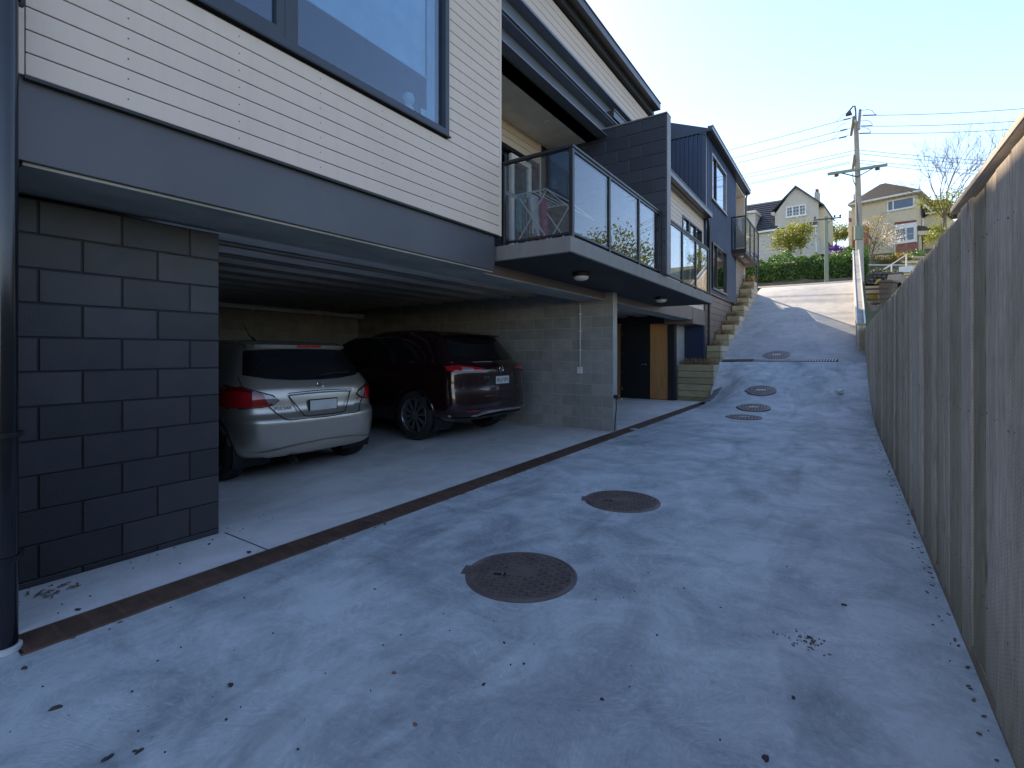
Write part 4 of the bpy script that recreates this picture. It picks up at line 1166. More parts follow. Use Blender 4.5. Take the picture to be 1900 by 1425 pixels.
# grit and leaf scraps gathered along the fence foot and the drain edge
mb = MB(); rg = random.Random(77)
for k in range(260):
    if k % 3: x, y = .445 - abs(rg.gauss(0, .035)), rg.uniform(1.5, 14)
    else: x, y = -3.03 + abs(rg.gauss(0, .03)), rg.uniform(.7, 12)
    s_ = rg.uniform(.003, .011); a = rg.uniform(0, 3.1); z = drive_z(x, y)
    mb.obox((x, y, z + .004), Vector((math.cos(a), math.sin(a), rg.uniform(-.2, .4))) * s_, Vector((-math.sin(a), math.cos(a), 0)) * s_ * .45, (0, 0, .002))
tag(mb.build('leaf_litter', M['soil']), 'brown leaf scraps and grit along the fence foot and drain edge', 'leaf litter', None, 'stuff')
# ------------------------------------------------------------------ cars (rear towards the drive, +X)
def pchip(tab, z, col):
    if z <= tab[0][0]: return tab[0][col]
    for k in range(len(tab) - 1):
        a, b = tab[k], tab[k + 1]
        if z <= b[0]:
            t = (z - a[0]) / (b[0] - a[0])
            m0 = 0 if k == 0 else (b[col] - tab[k - 1][col]) / (b[0] - tab[k - 1][0])
            m1 = 0 if k + 2 >= len(tab) else (tab[k + 2][col] - a[col]) / (tab[k + 2][0] - a[0])
            h = b[0] - a[0]; d = (b[col] - a[col]) / h
            if d == 0: m0 = m1 = 0
            else:
                m0 = max(min(m0 / d, 3), 0) * d; m1 = max(min(m1 / d, 3), 0) * d
            return (2*t**3-3*t**2+1) * a[col] + (t**3-2*t**2+t) * h * m0 + (-2*t**3+3*t**2) * b[col] + (t**3-t**2) * h * m1
    return tab[-1][col]
class Car:
    def __init__(s, x0, yc, tab, paint, root, axle, wr, ww, track, front_axle, p=3.0):
        s.x0, s.yc, s.tab, s.root, s.paint, s.p = x0, yc, tab, root, paint, p
        s.axle, s.wr, s.ww, s.track, s.fa = axle, wr, ww, track, front_axle
    def g(s, z, c): return pchip(s.tab, z, c)
    def d(s, z): return s.g(z, 4)
    def outline(s, z):
        xr, w, xf, d = s.g(z, 1), s.g(z, 2), s.g(z, 3), s.g(z, 4); p = s.p; pts = []
        df = min(.8, .45 * (xr - xf))
        N = 26
        for k in range(N + 1):
            a = math.pi * (k / N - .5)
            pts.append((xr - d + d * abs(math.cos(a)) ** (2 / p), w * math.copysign(abs(math.sin(a)) ** (2 / p), a)))
        for k in range(1, 34): t = k / 34; pts.append(((xr - d) * (1 - t) + (xf + df) * t, w))
        for k in range(N + 1):
            a = math.pi * (.5 - k / N)
            pts.append((xf + df - df * abs(math.cos(a)) ** (2 / 2.4), w * math.copysign(abs(math.sin(a)) ** (2 / 2.4), a)))
        for k in range(1, 34): t = k / 34; pts.append(((xf + df) * (1 - t) + (xr - d) * t, -w))
        return pts
    def body(s, n=46):
        z0, z1 = s.tab[0][0], s.tab[-1][0]
        mb = MB(); rings = []
        for k in range(n + 1):
            z = z0 + (z1 - z0) * k / n
            o = s.outline(z); rings.append(len(mb.v))
            mb.v += [(s.x0 + x, s.yc + y, z) for x, y in o]
        m = len(s.outline(z0))
        def arch(v):
            return any(math.hypot(v[0] - s.x0 - ax, v[2] - s.wr) < s.wr + .045 and abs(v[1] - s.yc) > s.track / 2 - .25 for ax in (s.axle, s.fa))
        for k in range(n):
            for q in range(m):
                q2 = (q + 1) % m
                f = (rings[k] + q, rings[k] + q2, rings[k + 1] + q2, rings[k + 1] + q)
                if all(arch(mb.v[i]) for i in f): continue
                mb.f.append(f)
        mb.f.append(tuple(rings[n] + q for q in range(m)))
        return mb.build('body', s.paint, s.root, True)
    def surf(s, y, z, off=.004):
        def pt(y, z):
            w, xr, d = s.g(z, 2), s.g(z, 1), s.g(z, 4)
            u = min(abs(y) / w, .9995)
            return Vector((s.x0 + xr - d + d * (1 - u ** s.p) ** (1 / s.p), s.yc + y, z))
        e = .004
        a, b = pt(y + e, z) - pt(y - e, z), pt(y, z + e) - pt(y, z - e)
        n = a.cross(b)
        if n.x < 0: n = -n
        return pt(y, z) + n.normalized() * off
    def patch(s, name, bot, top, mat, parent=None, off=.004, nu=26, nv=6, smooth=True):
        """bot/top: polylines of (y,z) with equal counts"""
        def pl(line, t):
            f = t * (len(line) - 1); i = min(int(f), len(line) - 2); r = f - i
            return (line[i][0] * (1 - r) + line[i + 1][0] * r, line[i][1] * (1 - r) + line[i + 1][1] * r)
        def fn(a, b):
            p, q = pl(bot, a), pl(top, a)
            return s.surf(p[0] * (1 - b) + q[0] * b, p[1] * (1 - b) + q[1] * b, off)
        return MB().grid(fn, nu, nv).build(name, mat, parent or s.root, 'all')
    def side(s, name, bot, top, mat, sgn=-1, off=.004, nu=20, nv=4):
        def pl(line, t):
            f = t * (len(line) - 1); i = min(int(f), len(line) - 2); r = f - i
            return (line[i][0] * (1 - r) + line[i + 1][0] * r, line[i][1] * (1 - r) + line[i + 1][1] * r)
        def fn(a, b):
            p, q = pl(bot, a), pl(top, a)
            x, z = p[0] * (1 - b) + q[0] * b, p[1] * (1 - b) + q[1] * b
            return (s.x0 + x, s.yc + sgn * (s.g(z, 2) + off), z)
        return MB().grid(fn, nu, nv).build(name, mat, s.root, 'all')
    def line(s, name, pts, r, mat, parent=None, off=.002):
        return MB().tube([s.surf(y, z, off) for y, z in pts], r, 6).build(name, mat, parent or s.root, True)
    def wheels(s, spokes=10, alloy=True):
        for ax in (s.axle, s.fa):
            for sg in (-1, 1):
                c = Vector((s.x0 + ax, s.yc + sg * (s.track / 2), s.wr))
                W = bpy.data.objects.new('wheel', None); W.empty_display_size = .1; W.location = c; link(W, s.root)
                r, w = s.wr, s.ww / 2
                ri = r * .70
                prof = [(ri, -w), (ri + .02, -w * 1.02), (r * .9, -w * 1.04), (r * .97, -w * .9), (r, -w * .62), (r, -w * .2), (r * .985, -w * .19), (r * .985, -w * .13), (r, -w * .12), (r, w * .12), (r * .985, w * .13), (r * .985, w * .19), (r, w * .2), (r, w * .62), (r * .97, w * .9), (r * .9, w * 1.04), (ri + .02, w * 1.02), (ri, w)]
                MB().lathe(prof, c, 'Y', 48, True).build('tyre', M['tyre'], W, True)
                yo = sg * w
                rim = MB().lathe([(ri, yo * .9), (ri - .012, yo * .95), (ri - .022, yo * .8), (ri - .03, -yo * .7), (ri, -yo * .8)], c, 'Y', 48, True)
                rim.build('rim', M['alloy'], W, True)
                MB().lathe([(ri - .02, yo * .28), (.001, yo * .30)], c, 'Y', 32).build('rim_dish', M['alloy_dark'], W)
                sp = MB()
                for k in range(spokes):
                    a = 2 * math.pi * k / spokes + .15
                    er = Vector((math.cos(a), 0, math.sin(a))); et = Vector((-math.sin(a), 0, math.cos(a)))
                    for da in (-.032, .032):
                        c0 = c + er * (.05) + Vector((0, yo * .72, 0)); c1 = c + (er + et * (da * 2.6)) * (ri - .02) + Vector((0, yo * .82, 0))
                        mid = (c0 + c1) / 2; ax_ = (c1 - c0) / 2
                        sp.obox(mid, ax_, ax_.cross(Vector((0, 1, 0))).normalized() * .009, (0, yo * .06, 0))
                sp.lathe([(.062, yo * .60), (.06, yo * .80), (.001, yo * .82)], c, 'Y', 20)
                sp.build('spokes', M['alloy'] if alloy else M['alloy_dark'], W)
                well = MB().lathe([(r + .05, -sg * w * 1.6), (r + .05, sg * w * .72)], c, 'Y', 32, False)
                # open liner
                lm = MB(); n = 28
                for q in range(n):
                    a0, a1 = 2 * math.pi * q / n, 2 * math.pi * (q + 1) / n
                    rr = r + .06
                    P = lambda a, yy: (c.x + rr * math.cos(a), c.y + yy, max(c.z + rr * math.sin(a), .16))
                    lm.poly([P(a0, -sg * .32), P(a1, -sg * .32), P(a1, sg * (s.ww / 2 - .02)), P(a0, sg * (s.ww / 2 - .02))])
                lm.build('arch_liner', M['car_black'], W, fix=False)
                # arch lip
                pts = []
                for q in range(25):
                    a = math.pi * (q / 24) * 1.12 - .06 * math.pi
                    zz = c.z + (r + .05) * math.sin(a); xx = c.x + (r + .05) * math.cos(a)
                    zz = max(zz, s.tab[0][0]); wv = s.g(zz, 2)
                    yy = s.surf(min(wv * .9994, wv), zz).y - s.yc if False else wv
                    if xx - s.x0 > s.g(zz, 1) - s.g(zz, 4):
                        u = (xx - s.x0 - (s.g(zz, 1) - s.g(zz, 4))) / s.g(zz, 4); yy = wv * max(0, 1 - min(u, 1) ** s.p) ** (1 / s.p)
                    pts.append((xx, s.yc + sg * (yy - .004), zz))
                MB().tube(pts, .016, 6).build('arch_lip', s.paint if alloy else M['car_black'], W, True)

# ---- silver hatchback: z, rear x, half width, front x, corner depth
TH = [(.235, -.26, .70, -4.00, .30), (.275, -.11, .81, -4.15, .40), (.34, -.045, .86, -4.25, .50), (.45, -.012, .88, -4.30, .55), (.58, 0, .885, -4.30, .55), (.66, -.015, .885, -4.28, .52), (.70, -.06, .884, -4.24, .50), (.76, -.085, .882, -4.15, .48),
      (.88, -.10, .876, -3.85, .46), (.97, -.125, .862, -3.45, .44), (1.03, -.165, .84, -3.15, .42), (1.12, -.235, .79, -2.98, .40), (1.25, -.335, .725, -2.70, .36), (1.36, -.42, .675, -2.42, .33), (1.40, -.43, .655, -2.30, .32), (1.44, -.46, .63, -2.18, .32), (1.475, -.62, .59, -2.02, .34), (1.50, -.95, .50, -1.80, .3), (1.515, -1.3, .36, -1.65, .15)]
H = thing('silver_hatchback', (-6.9, 3.42, 0), 'silver hatchback car parked nose in inside the open garage', 'car')
car = Car(-4.80, 3.42, TH, M['silver_car'], H, -.70, .315, .205, 1.56, -3.4)
car.body()
car.wheels(8, False)
glass = car.patch('rear_window', [(-.735, 1.115), (-.55, 1.075), (-.3, 1.052), (0, 1.045), (.3, 1.052), (.55, 1.075), (.735, 1.115)], [(-.63, 1.375), (-.5, 1.385), (-.25, 1.392), (0, 1.394), (.25, 1.392), (.5, 1.385), (.63, 1.375)], M['car_glass'], off=.006)
# spoiler lip with the high brake light
sp = MB(); n = 24
for k in range(n):
    y0, y1 = -.62 + 1.24 * k / n, -.62 + 1.24 * (k + 1) / n
    def xs(y): return car.surf(y, 1.41).x
    sp.hexa([(xs(y0) - .12, 3.42 + y0, 1.405), (xs(y0) + .10 - .10 * abs(y0) ** 2, 3.42 + y0, 1.402), (xs(y1) + .10 - .10 * abs(y1) ** 2, 3.42 + y1, 1.402), (xs(y1) - .12, 3.42 + y1, 1.405),
             (xs(y0) - .12, 3.42 + y0, 1.475), (xs(y0) + .085 - .10 * abs(y0) ** 2, 3.42 + y0, 1.440), (xs(y1) + .085 - .10 * abs(y1) ** 2, 3.42 + y1, 1.440), (xs(y1) - .12, 3.42 + y1, 1.475)])
spo = sp.build('spoiler', M['silver_car'], H)
xb = car.surf(0, 1.41).x + .10
MB().box(xb - .03, xb + .002, 3.42 - .15, 3.42 + .15, 1.412, 1.436).build('brake_light', M['red_lens'], spo)
# bumper crease and lower valance
car.patch('bumper_valance', [(-.60, .275), (-.3, .262), (0, .258), (.3, .262), (.60, .275)], [(-.74, .325), (-.35, .375), (0, .39), (.35, .375), (.74, .325)], M['silver_car'], off=-.03 + .045)
car.line('hatch_gap', [(-.60, .80), (-.53, .72), (-.47, .655), (-.42, .645), (0, .64), (.42, .645), (.47, .655), (.53, .72), (.60, .80)], .006, M['ink'])
for sg in (-1, 1):
    car.line('hatch_gap', [(sg * .765, 1.10), (sg * .78, 1.02), (sg * .775, .985)], .0045, M['ink'])
    outer = car.patch('tail_light', [(sg * .875, .80), (sg * .80, .792), (sg * .66, .80), (sg * .56, .815)], [(sg * .868, .985), (sg * .80, .975), (sg * .68, .935), (sg * .56, .89)], M['red_lens'], off=.012)
    car.patch('reverse_lens', [(sg * .60, .822), (sg * .55, .828), (sg * .51, .845), (sg * .50, .855)], [(sg * .64, .925), (sg * .58, .90), (sg * .52, .878), (sg * .50, .865)], M['clear_lens'], outer, .016)
    car.patch('lens_trim', [(sg * .872, .955), (sg * .80, .957), (sg * .70, .925), (sg * .60, .905)], [(sg * .862, 1.01), (sg * .80, .993), (sg * .70, .95), (sg * .60, .918)], M['red_dark'], outer, .0135)
    car.line('lamp_seam', [(sg * .875, .79), (sg * .80, .782), (sg * .66, .79), (sg * .55, .81), (sg * .495, .85), (sg * .55, .905), (sg * .66, .945), (sg * .78, .995), (sg * .86, 1.015)], .006, M['ink'], None, .006)
# plate recess: chrome strip, recess, plate
rec = car.patch('plate_recess', [(-.25, .675), (-.1, .672), (.1, .672), (.25, .675)], [(-.385, .885), (-.15, .892), (.15, .892), (.385, .885)], M['silver_car'], off=.001)
car.line('recess_edge', [(-.40, .90), (-.26, .672), (-.20, .664), (.20, .664), (.26, .672), (.40, .90)], .006, M['ink'])
MB().tube([car.surf(-.40 + .8 * k / 12, .905 + .012 * (1 - (k / 6 - 1) ** 2), .010) for k in range(13)], .018, 10).build('chrome_strip', M['chrome'], H, True)
xp = car.surf(0, .77).x + .012
pl = box('number_plate', xp - .004, xp + .004, 3.42 - .185, 3.42 + .185, .705, .84, M['car_black'], H, .003)
MB().box(xp + .0041, xp + .006, 3.42 - .168, 3.42 + .172, .716, .826).build('plate_face', M['plate_white'], pl)
# badge, lettering, sticker
ring = MB(); cb = car.surf(0, .985, .008)
ring.lathe([(.040, -.004), (.046, 0), (.040, .004), (.034, 0)], cb, 'X', 28, True)
bd = ring.build('badge', M['chrome'], H, True)
MB().box(cb.x - .002, cb.x + .006, cb.y - .052, cb.y + .052, cb.z - .009, cb.z + .009).build('badge_bar', M['chrome'], bd)
ta, tb_ = car.surf(-.56, .765, .010), car.surf(-.36, .765, .010); ty = (ta + tb_) / 2
text_mesh('lettering', 'PULSAR', .048, (ty.x + .006, ty.y, ty.z), tb_ - ta, (-.08, 0, 1), M['ink'], H, space=1.12)
tz = car.surf(.50, .80, .006)
text_mesh('lettering', 'ST', .04, (tz.x + .004, tz.y, tz.z), (-.25, -1, 0) if False else (-.2, 1, 0), (0, 0, 1), M['ink'], H)
ts = car.surf(.50, .735, .006)
MB().obox((ts.x, ts.y, ts.z), (.001, 0, 0), (-.012, .05, 0), (0, 0, .012)).build('sticker', M['sticker_blue'], H)
# wiper
MB().tube([car.surf(.02, 1.075, .02), car.surf(.10, 1.095, .03), car.surf(.42, 1.10, .025)], [.012, .009, .006], 6).build('wiper', M['car_black'], H, True)
MB().tube([car.surf(.06, 1.08, .018), car.surf(.48, 1.118, .014)], .006, 6).build('wiper_blade', M['car_black'], H)
# exhaust, underside, aerial
box('underbody', -8.9, -5.3, 2.85, 4.0, .2, .3, M['car_black'], H)
MB().tube([(-5.3, 3.10, .23), (-4.92, 3.10, .20), (-4.90, 3.10, .19)], .03, 12).build('exhaust', M['alloy_dark'], H, True)
MB().tube([(-5.9, 3.2, 1.51), (-6.02, 3.2, 1.56), (-6.18, 3.2, 1.72)], [.012, .006, .003], 6).build('aerial', M['car_black'], H)
car.side('side_window', [(-.95, 1.08), (-1.6, 1.02), (-2.7, 1.0), (-3.0, 1.02)], [(-.98, 1.2), (-1.5, 1.40), (-2.3, 1.40), (-2.75, 1.12)], M['car_glass'], -1)
car.side('side_lamp', [(-.62, .80), (-.50, .80), (-.44, .80)], [(-.80, .985), (-.6, .99), (-.46, .985)], M['red_lens'], -1, .004)

# ---- dark maroon SUV
TS = [(.31, -.34, .84, -4.85, .36), (.355, -.14, .93, -5.0, .45), (.43, -.03, .972, -5.08, .5), (.55, 0, .992, -5.12, .5), (.72, -.01, .995, -5.12, .5), (.86, -.035, .99, -5.08, .48), (.98, -.045, .985, -4.95, .46), (1.10, -.06, .975, -4.3, .45), (1.17, -.11, .955, -4.0, .44), (1.24, -.20, .92, -3.75, .43),
      (1.38, -.34, .865, -3.4, .42), (1.52, -.46, .81, -3.05, .40), (1.60, -.52, .775, -2.85, .40), (1.66, -.60, .74, -2.65, .42), (1.70, -.80, .69, -2.45, .42), (1.73, -1.2, .58, -2.2, .35), (1.745, -1.6, .40, -2.0, .15)]
S = thing('maroon_suv', (-6.9, 6.44, 0), 'dark maroon SUV parked nose in beside the grey block wall', 'car')
suv = Car(-4.50, 6.44, TS, M['maroon_car'], S, -1.02, .385, .26, 1.71, -4.14)
suv.body()
suv.wheels(10, True)
suv.patch('rear_window', [(-.80, 1.285), (-.5, 1.255), (0, 1.245), (.5, 1.255), (.80, 1.285)], [(-.70, 1.575), (-.4, 1.59), (0, 1.595), (.4, 1.59), (.70, 1.575)], M['car_glass'], off=.006)
spl = MB(); n = 24
for k in range(n):
    y0, y1 = -.74 + 1.48 * k / n, -.74 + 1.48 * (k + 1) / n
    def xs2(y): return suv.surf(y, 1.62).x
    spl.hexa([(xs2(y0) - .2, 6.44 + y0, 1.615), (xs2(y0) + .13 - .08 * y0 ** 2, 6.44 + y0, 1.62), (xs2(y1) + .13 - .08 * y1 ** 2, 6.44 + y1, 1.62), (xs2(y1) - .2, 6.44 + y1, 1.615),
              (xs2(y0) - .2, 6.44 + y0, 1.70 - .02 * y0 ** 2), (xs2(y0) + .12 - .08 * y0 ** 2, 6.44 + y0, 1.648), (xs2(y1) + .12 - .08 * y1 ** 2, 6.44 + y1, 1.648), (xs2(y1) - .2, 6.44 + y1, 1.70 - .02 * y1 ** 2)])
spl.build('spoiler', M['maroon_car'], S)
for sg in (-1, 1):
    tl = suv.patch('tail_light', [(sg * .965, 1.085), (sg * .85, 1.065), (sg * .65, 1.07), (sg * .42, 1.10)], [(sg * .955, 1.15), (sg * .85, 1.165), (sg * .65, 1.145), (sg * .42, 1.112)], M['red_lens'], off=.010)
    suv.patch('lens_insert', [(sg * .83, 1.085), (sg * .70, 1.083), (sg * .64, 1.09)], [(sg * .82, 1.135), (sg * .72, 1.13), (sg * .64, 1.115)], M['clear_lens'], tl, .014)
    suv.patch('reflector', [(sg * .80, .47), (sg * .7, .468), (sg * .58, .472)], [(sg * .80, .51), (sg * .7, .512), (sg * .58, .505)], M['red_dark'], None, .008)
    suv.line('hatch_gap', [(sg * .86, 1.05), (sg * .82, .86), (sg * .74, .81)], .004, M['ink'])
suv.line('hatch_gap', [(-.74, .805), (-.3, .79), (.3, .79), (.74, .805)], .005, M['ink'])
suv.line('body_crease', [(-.88, 1.205), (-.5, 1.21), (0, 1.212), (.5, 1.21), (.88, 1.205)], .008, M['maroon_car'])
suv.line('body_crease', [(-.85, .835), (-.45, .835), (0, .835), (.45, .835), (.85, .835)], .007, M['maroon_car'])
suv.line('body_crease', [(-.45, .70), (-.3, .69), (.3, .69), (.45, .70)], .006, M['maroon_car'])
suv.line('chrome_strip', [(-.95, .425), (-.6, .415), (-.48, .445), (-.3, .455), (.3, .455), (.48, .445), (.6, .415), (.95, .425)], .018, M['chrome'], None, .006)
suv.patch('lower_trim', [(-.80, .335), (-.4, .325), (0, .323), (.4, .325), (.80, .335)], [(-.93, .395), (-.5, .39), (0, .41), (.5, .39), (.93, .395)], M['car_black'], off=.012)
rcs = suv.patch('plate_recess', [(-.46, .845), (-.2, .845), (.2, .845), (.46, .845)], [(-.24, 1.0), (-.1, 1.005), (.1, 1.005), (.24, 1.0)], M['car_black'], off=.003)
xp = suv.surf(0, .92).x + .012
pl2 = box('number_plate', xp - .004, xp + .003, 6.44 - .18, 6.44 + .18, .865, .985, M['plate_white'], S, .003)
text_mesh('plate_text', 'RQT0P2', .085, (xp + .0045, 6.44, .925), (0, 1, 0), (0, 0, 1), M['ink'], pl2, space=1.05)
cb = suv.surf(0, 1.09, .010)
em = MB().lathe([(.050, -.004), (.056, 0), (.050, .004), (.044, 0)], cb, 'X', 28, True).build('emblem', M['chrome'], S, True)
wv = [(-.046, .012), (-.02, .014), (0, -.018), (.02, .014), (.046, .012)]
MB().tube([(cb.x + .002, cb.y + a, cb.z + b) for a, b in wv], .006, 6).build('emblem_wing', M['chrome'], em)
tc = suv.surf(-.40, .975, .012)
text_mesh('lettering', 'CX-90', .06, (tc.x + .004, tc.y, tc.z), (-.1, 1, 0), (0, 0, 1), M['chrome'], S, space=1.05)
text_mesh('lettering', 'e-SKY', .022, (tc.x + .004, tc.y + .05, tc.z - .045), (-.1, 1, 0), (0, 0, 1), M['chrome'], S) if False else None
suv.side('side_window', [(-.85, 1.27), (-1.4, 1.19), (-3.3, 1.16), (-3.8, 1.17)], [(-1.0, 1.42), (-1.6, 1.60), (-2.7, 1.60), (-3.5, 1.25)], M['car_glass'], -1)
MB().tube([(suv.x0 - .98 + .0, suv.yc - suv.g(1.42, 2) - .004, 1.42), (suv.x0 - 1.25, suv.yc - suv.g(1.54, 2) - .006, 1.54), (suv.x0 - 1.6, suv.yc - suv.g(1.61, 2) - .006, 1.61), (suv.x0 - 2.7, suv.yc - suv.g(1.61, 2) - .006, 1.61)], .008, 6).build('window_trim', M['chrome'], S)
MB().tube([(suv.x0 - .82, suv.yc - suv.g(1.27, 2) - .004, 1.27), (suv.x0 - .98, suv.yc - suv.g(1.42, 2) - .004, 1.42)], .008, 6).build('window_trim', M['chrome'], S)
car2y = suv.yc - .92
suv.side('sill_trim', [(-1.5, .26), (-3.7, .26)], [(-1.5, .40), (-3.7, .40)], M['car_black'], -1, .006)
for xx in (-1.95, -3.0): MB().box(suv.x0 + xx - .12, suv.x0 + xx + .12, suv.yc - 1.03, suv.yc - 1.0, .98, 1.005).build('door_handle', M['maroon_car'], S)
box('underbody', -9.2, -5.1, 5.85, 7.05, .28, .36, M['car_black'], S)
# ------------------------------------------------------------------ plants
def leafy(name, parent, c, rad, n, size, mat, seed=1, clumps=14, hollow=.35, flat=1.0):
    rg = random.Random(seed); mb = MB(); c = Vector(c)
    cl = []
    for k in range(clumps):
        while True:
            p = Vector((rg.uniform(-1, 1), rg.uniform(-1, 1), rg.uniform(-1, 1)))
            if hollow < p.length < 1: break
        cl.append((p, rg.uniform(.28, .5)))
    for k in range(n):
        p, r = rg.choice(cl)
        q = Vector((rg.gauss(0, .5), rg.gauss(0, .5), rg.gauss(0, .5))) * r
        q = p * .78 + q
        pos = c + Vector((q.x * rad[0], q.y * rad[1], q.z * rad[2]))
        a = Vector((rg.gauss(0, 1), rg.gauss(0, 1), rg.gauss(0, 1))).normalized()
        b = a.orthogonal().normalized(); b.rotate(Matrix.Rotation(rg.uniform(0, 6.28), 3, a))
        e = a.cross(b); s = size * rg.uniform(.6, 1.3)
        i = len(mb.v)
        mb.v += [tuple(pos - b * s), tuple(pos + e * s * .45), tuple(pos + b * s), tuple(pos - e * s * .45)]
        mb.f.append((i, i + 1, i + 2, i + 3))
    return mb.build(name, mat, parent, False, False)
def branches(mb, p, d, l, r, depth, rg, spread=.6, tips=None, up=.12, shrink=.74):
    q = p + d * l
    m = p + d * l * .5 + Vector((rg.gauss(0, .04), rg.gauss(0, .04), rg.gauss(0, .03))) * l
    mb.tube([p, m, q], [r, r * .85, r * .68], 5 if depth > 1 else 4, False)
    if depth == 0:
        if tips is not None: tips.append(q)
        return
    for k in range(3 if depth > 2 and rg.random() < .75 else 2):
        nd = (d + Vector((rg.gauss(0, spread), rg.gauss(0, spread), rg.gauss(up, spread * .6)))).normalized()
        branches(mb, q, nd, l * shrink * rg.uniform(.8, 1.15), r * .66, depth - 1, rg, spread, tips, up, shrink)

# hedge on the bank across the street
hd = thing('hedge', (-3, 31.5, 5), 'dense dark green clipped hedge across the street at the top of the ramp', 'hedge')
rg = random.Random(4); mb = MB()
HX0, HX1, HY0, HY1 = -9.0, 1.0, 30.5, 33.0
for k in range(15000):
    u, v, w = rg.random(), rg.random(), rg.random()
    x = HX0 + (HX1 - HX0) * u
    top = 6.62 + .18 * math.sin(x * 1.7) + .12 * math.sin(x * 4.3 + 1) + .1 * math.sin(x * 9)
    bot = 5.25 + .1 * math.sin(x * 3)
    if rg.random() < .72: y = HY0 + .35 * rg.random() ** 2 + .15 * math.sin(x * 2.3) + .1 * math.sin(x * 6); z = bot + (top - bot) * v
    else: y = HY0 + (HY1 - HY0) * w; z = top - .15 * rg.random()
    y += (z - bot) * .12
    a = Vector((rg.gauss(0, 1), rg.gauss(-.6, 1), rg.gauss(.5, 1))).normalized(); b = a.orthogonal().normalized(); b.rotate(Matrix.Rotation(rg.uniform(0, 6.28), 3, a)); e = a.cross(b); s = rg.uniform(.04, .085)
    p = Vector((x, y, z)); i = len(mb.v)
    mb.v += [tuple(p - b * s), tuple(p + e * s * .5), tuple(p + b * s), tuple(p - e * s * .5)]; mb.f.append((i, i + 1, i + 2, i + 3))
mb.build('foliage', M['leaf_hedge'], hd, False, False)
mb = MB().grid(lambda a, b: (HX0 + (HX1 - HX0) * a, HY0 + .35 + .12 * b + (0 if b < .9 else 2.0), 5.0 + 1.45 * min(b / .9, 1)), 30, 10)
mb.build('inner_twigs', M['leaf_dark'], hd, 'all')
rg2 = random.Random(8); mb = MB()
for k in range(90):
    x = rg2.uniform(HX0, HX1); mb.tube([(x, HY0 + .25, 4.95), (x + rg2.gauss(0, .15), HY0 + .3, 5.6)], [.025, .01], 4, False)
mb.build('stems', M['bark'], hd)
mb = MB().grid(lambda a, b: (-12 + 12.6 * a, 29.5 + 1.3 * b, 4.95 + .35 * b + .05 * math.sin(a * 60) * math.sin(b * 5)), 60, 8)
tag(mb.build('earth_bank', M['soil'], None, 'all'), kind='structure')

def small_tree(name, label, base, crown_c, rad, n, size, mat, seed, cat='tree', tr=.06, clumps=16, sparse=False):
    T = thing(name, base, label, cat)
    rg = random.Random(seed); mb = MB(); base, cc = Vector(base), Vector(crown_c)
    mb.tube([base, base * .5 + cc * .5 + Vector((rg.gauss(0, .05), 0, 0)), cc], [tr, tr * .8, tr * .5], 7, False)
    for k in range(9):
        d = Vector((rg.gauss(0, 1), rg.gauss(0, 1), rg.uniform(-.1, 1))).normalized()
        st = base + (cc - base) * rg.uniform(.45, .95)
        e = cc + Vector((d.x * rad[0], d.y * rad[1], d.z * rad[2])) * .8
        mb.tube([st, (st + e) / 2 + Vector((0, 0, .08)), e], [tr * .5, tr * .3, tr * .12], 5, False)
    mb.build('trunk', M['bark'], T)
    leafy('crown', T, cc, rad, n, size, mat, seed, clumps)
    return T
small_tree('rounded_tree', 'rounded yellow green backlit tree before the pale gabled house', at(1466, 492, 36), at(1465, 438, 36), (1.4, 1.3, 1.35), 4200, .085, M['leaf_yel'], 3, clumps=26)
small_tree('bush', 'green bush filling the gap between the two hillside houses', at(1552, 480, 56), at(1552, 434, 56), (1.2, 1.0, 1.6), 2600, .10, M['leaf_yel'], 5, 'bush', clumps=18)
fl = small_tree('flowering_shrub', 'purple flowered shrub at the end of the hedge beside the green pole', at(1556, 490, 33), at(1556, 470, 33), (.75, .6, .55), 900, .05, M['bark'], 6, 'shrub', .03)
leafy('flowers', fl, at(1556, 461, 32.8), (.7, .5, .3), 900, .05, M['petal_p'], 16, 10)
bt = small_tree('blossom_tree', 'small spring tree with white blossom and golden leaves before the cream house', at(1612, 498, 38), at(1627, 435, 38), (1.7, 1.2, 1.6), 900, .07, M['leaf_gold'], 7, clumps=20)
leafy('blossom', bt, at(1650, 440, 37.5), (.9, .8, 1.2), 700, .055, M['petal_w'], 17, 12)
leafy('blossom', bt, at(1607, 415, 38), (.7, .7, .5), 260, .05, M['petal_w'], 18, 8)
mb = MB(); branches(mb, at(1614, 470, 38), Vector((.1, 0, 1)).normalized(), 1.1, .05, 4, random.Random(5), .5, None, .25)
mb.build('limbs', M['bark'], bt)
# bare tree behind the fence
b0 = at(1752, 470, 34)
BT = thing('bare_tree', b0, 'tall bare branched tree with yellow green leaves low down, behind the fence', 'tree')
mb = MB(); rg = random.Random(21); tips = []
mb.tube([b0 + Vector((0, 0, -2)), b0 + Vector((0, 0, .9)), at(1752, 400, 34)], [.17, .15, .12], 8, False)
mb.build('trunk', M['bark'], BT)
mb = MB()
for (tx, ty) in ((1700, 345), (1715, 305), (1762, 290), (1800, 300), (1825, 290), (1770, 270), (1735, 320)):
    s = at(1752, 405, 34); e = at(tx, ty, 34 + rg.uniform(-1.5, 1.5)); d = (e - s)
    branches(mb, s, d.normalized(), d.length * .42, .036, 6, rg, .40, tips, .12, .70)
mb.build('branches', M['bark'], BT)
leafy('crown', BT, at(1752, 372, 34), (1.7, 1.3, 1.3), 1500, .07, M['leaf_yel'], 9, 16)
small_tree('bush', 'yellow green bush just above the fence line left of the bare tree', at(1752, 480, 31), at(1748, 430, 31), (.9, .9, 1.0), 1300, .06, M['leaf_yel'], 12, 'bush')
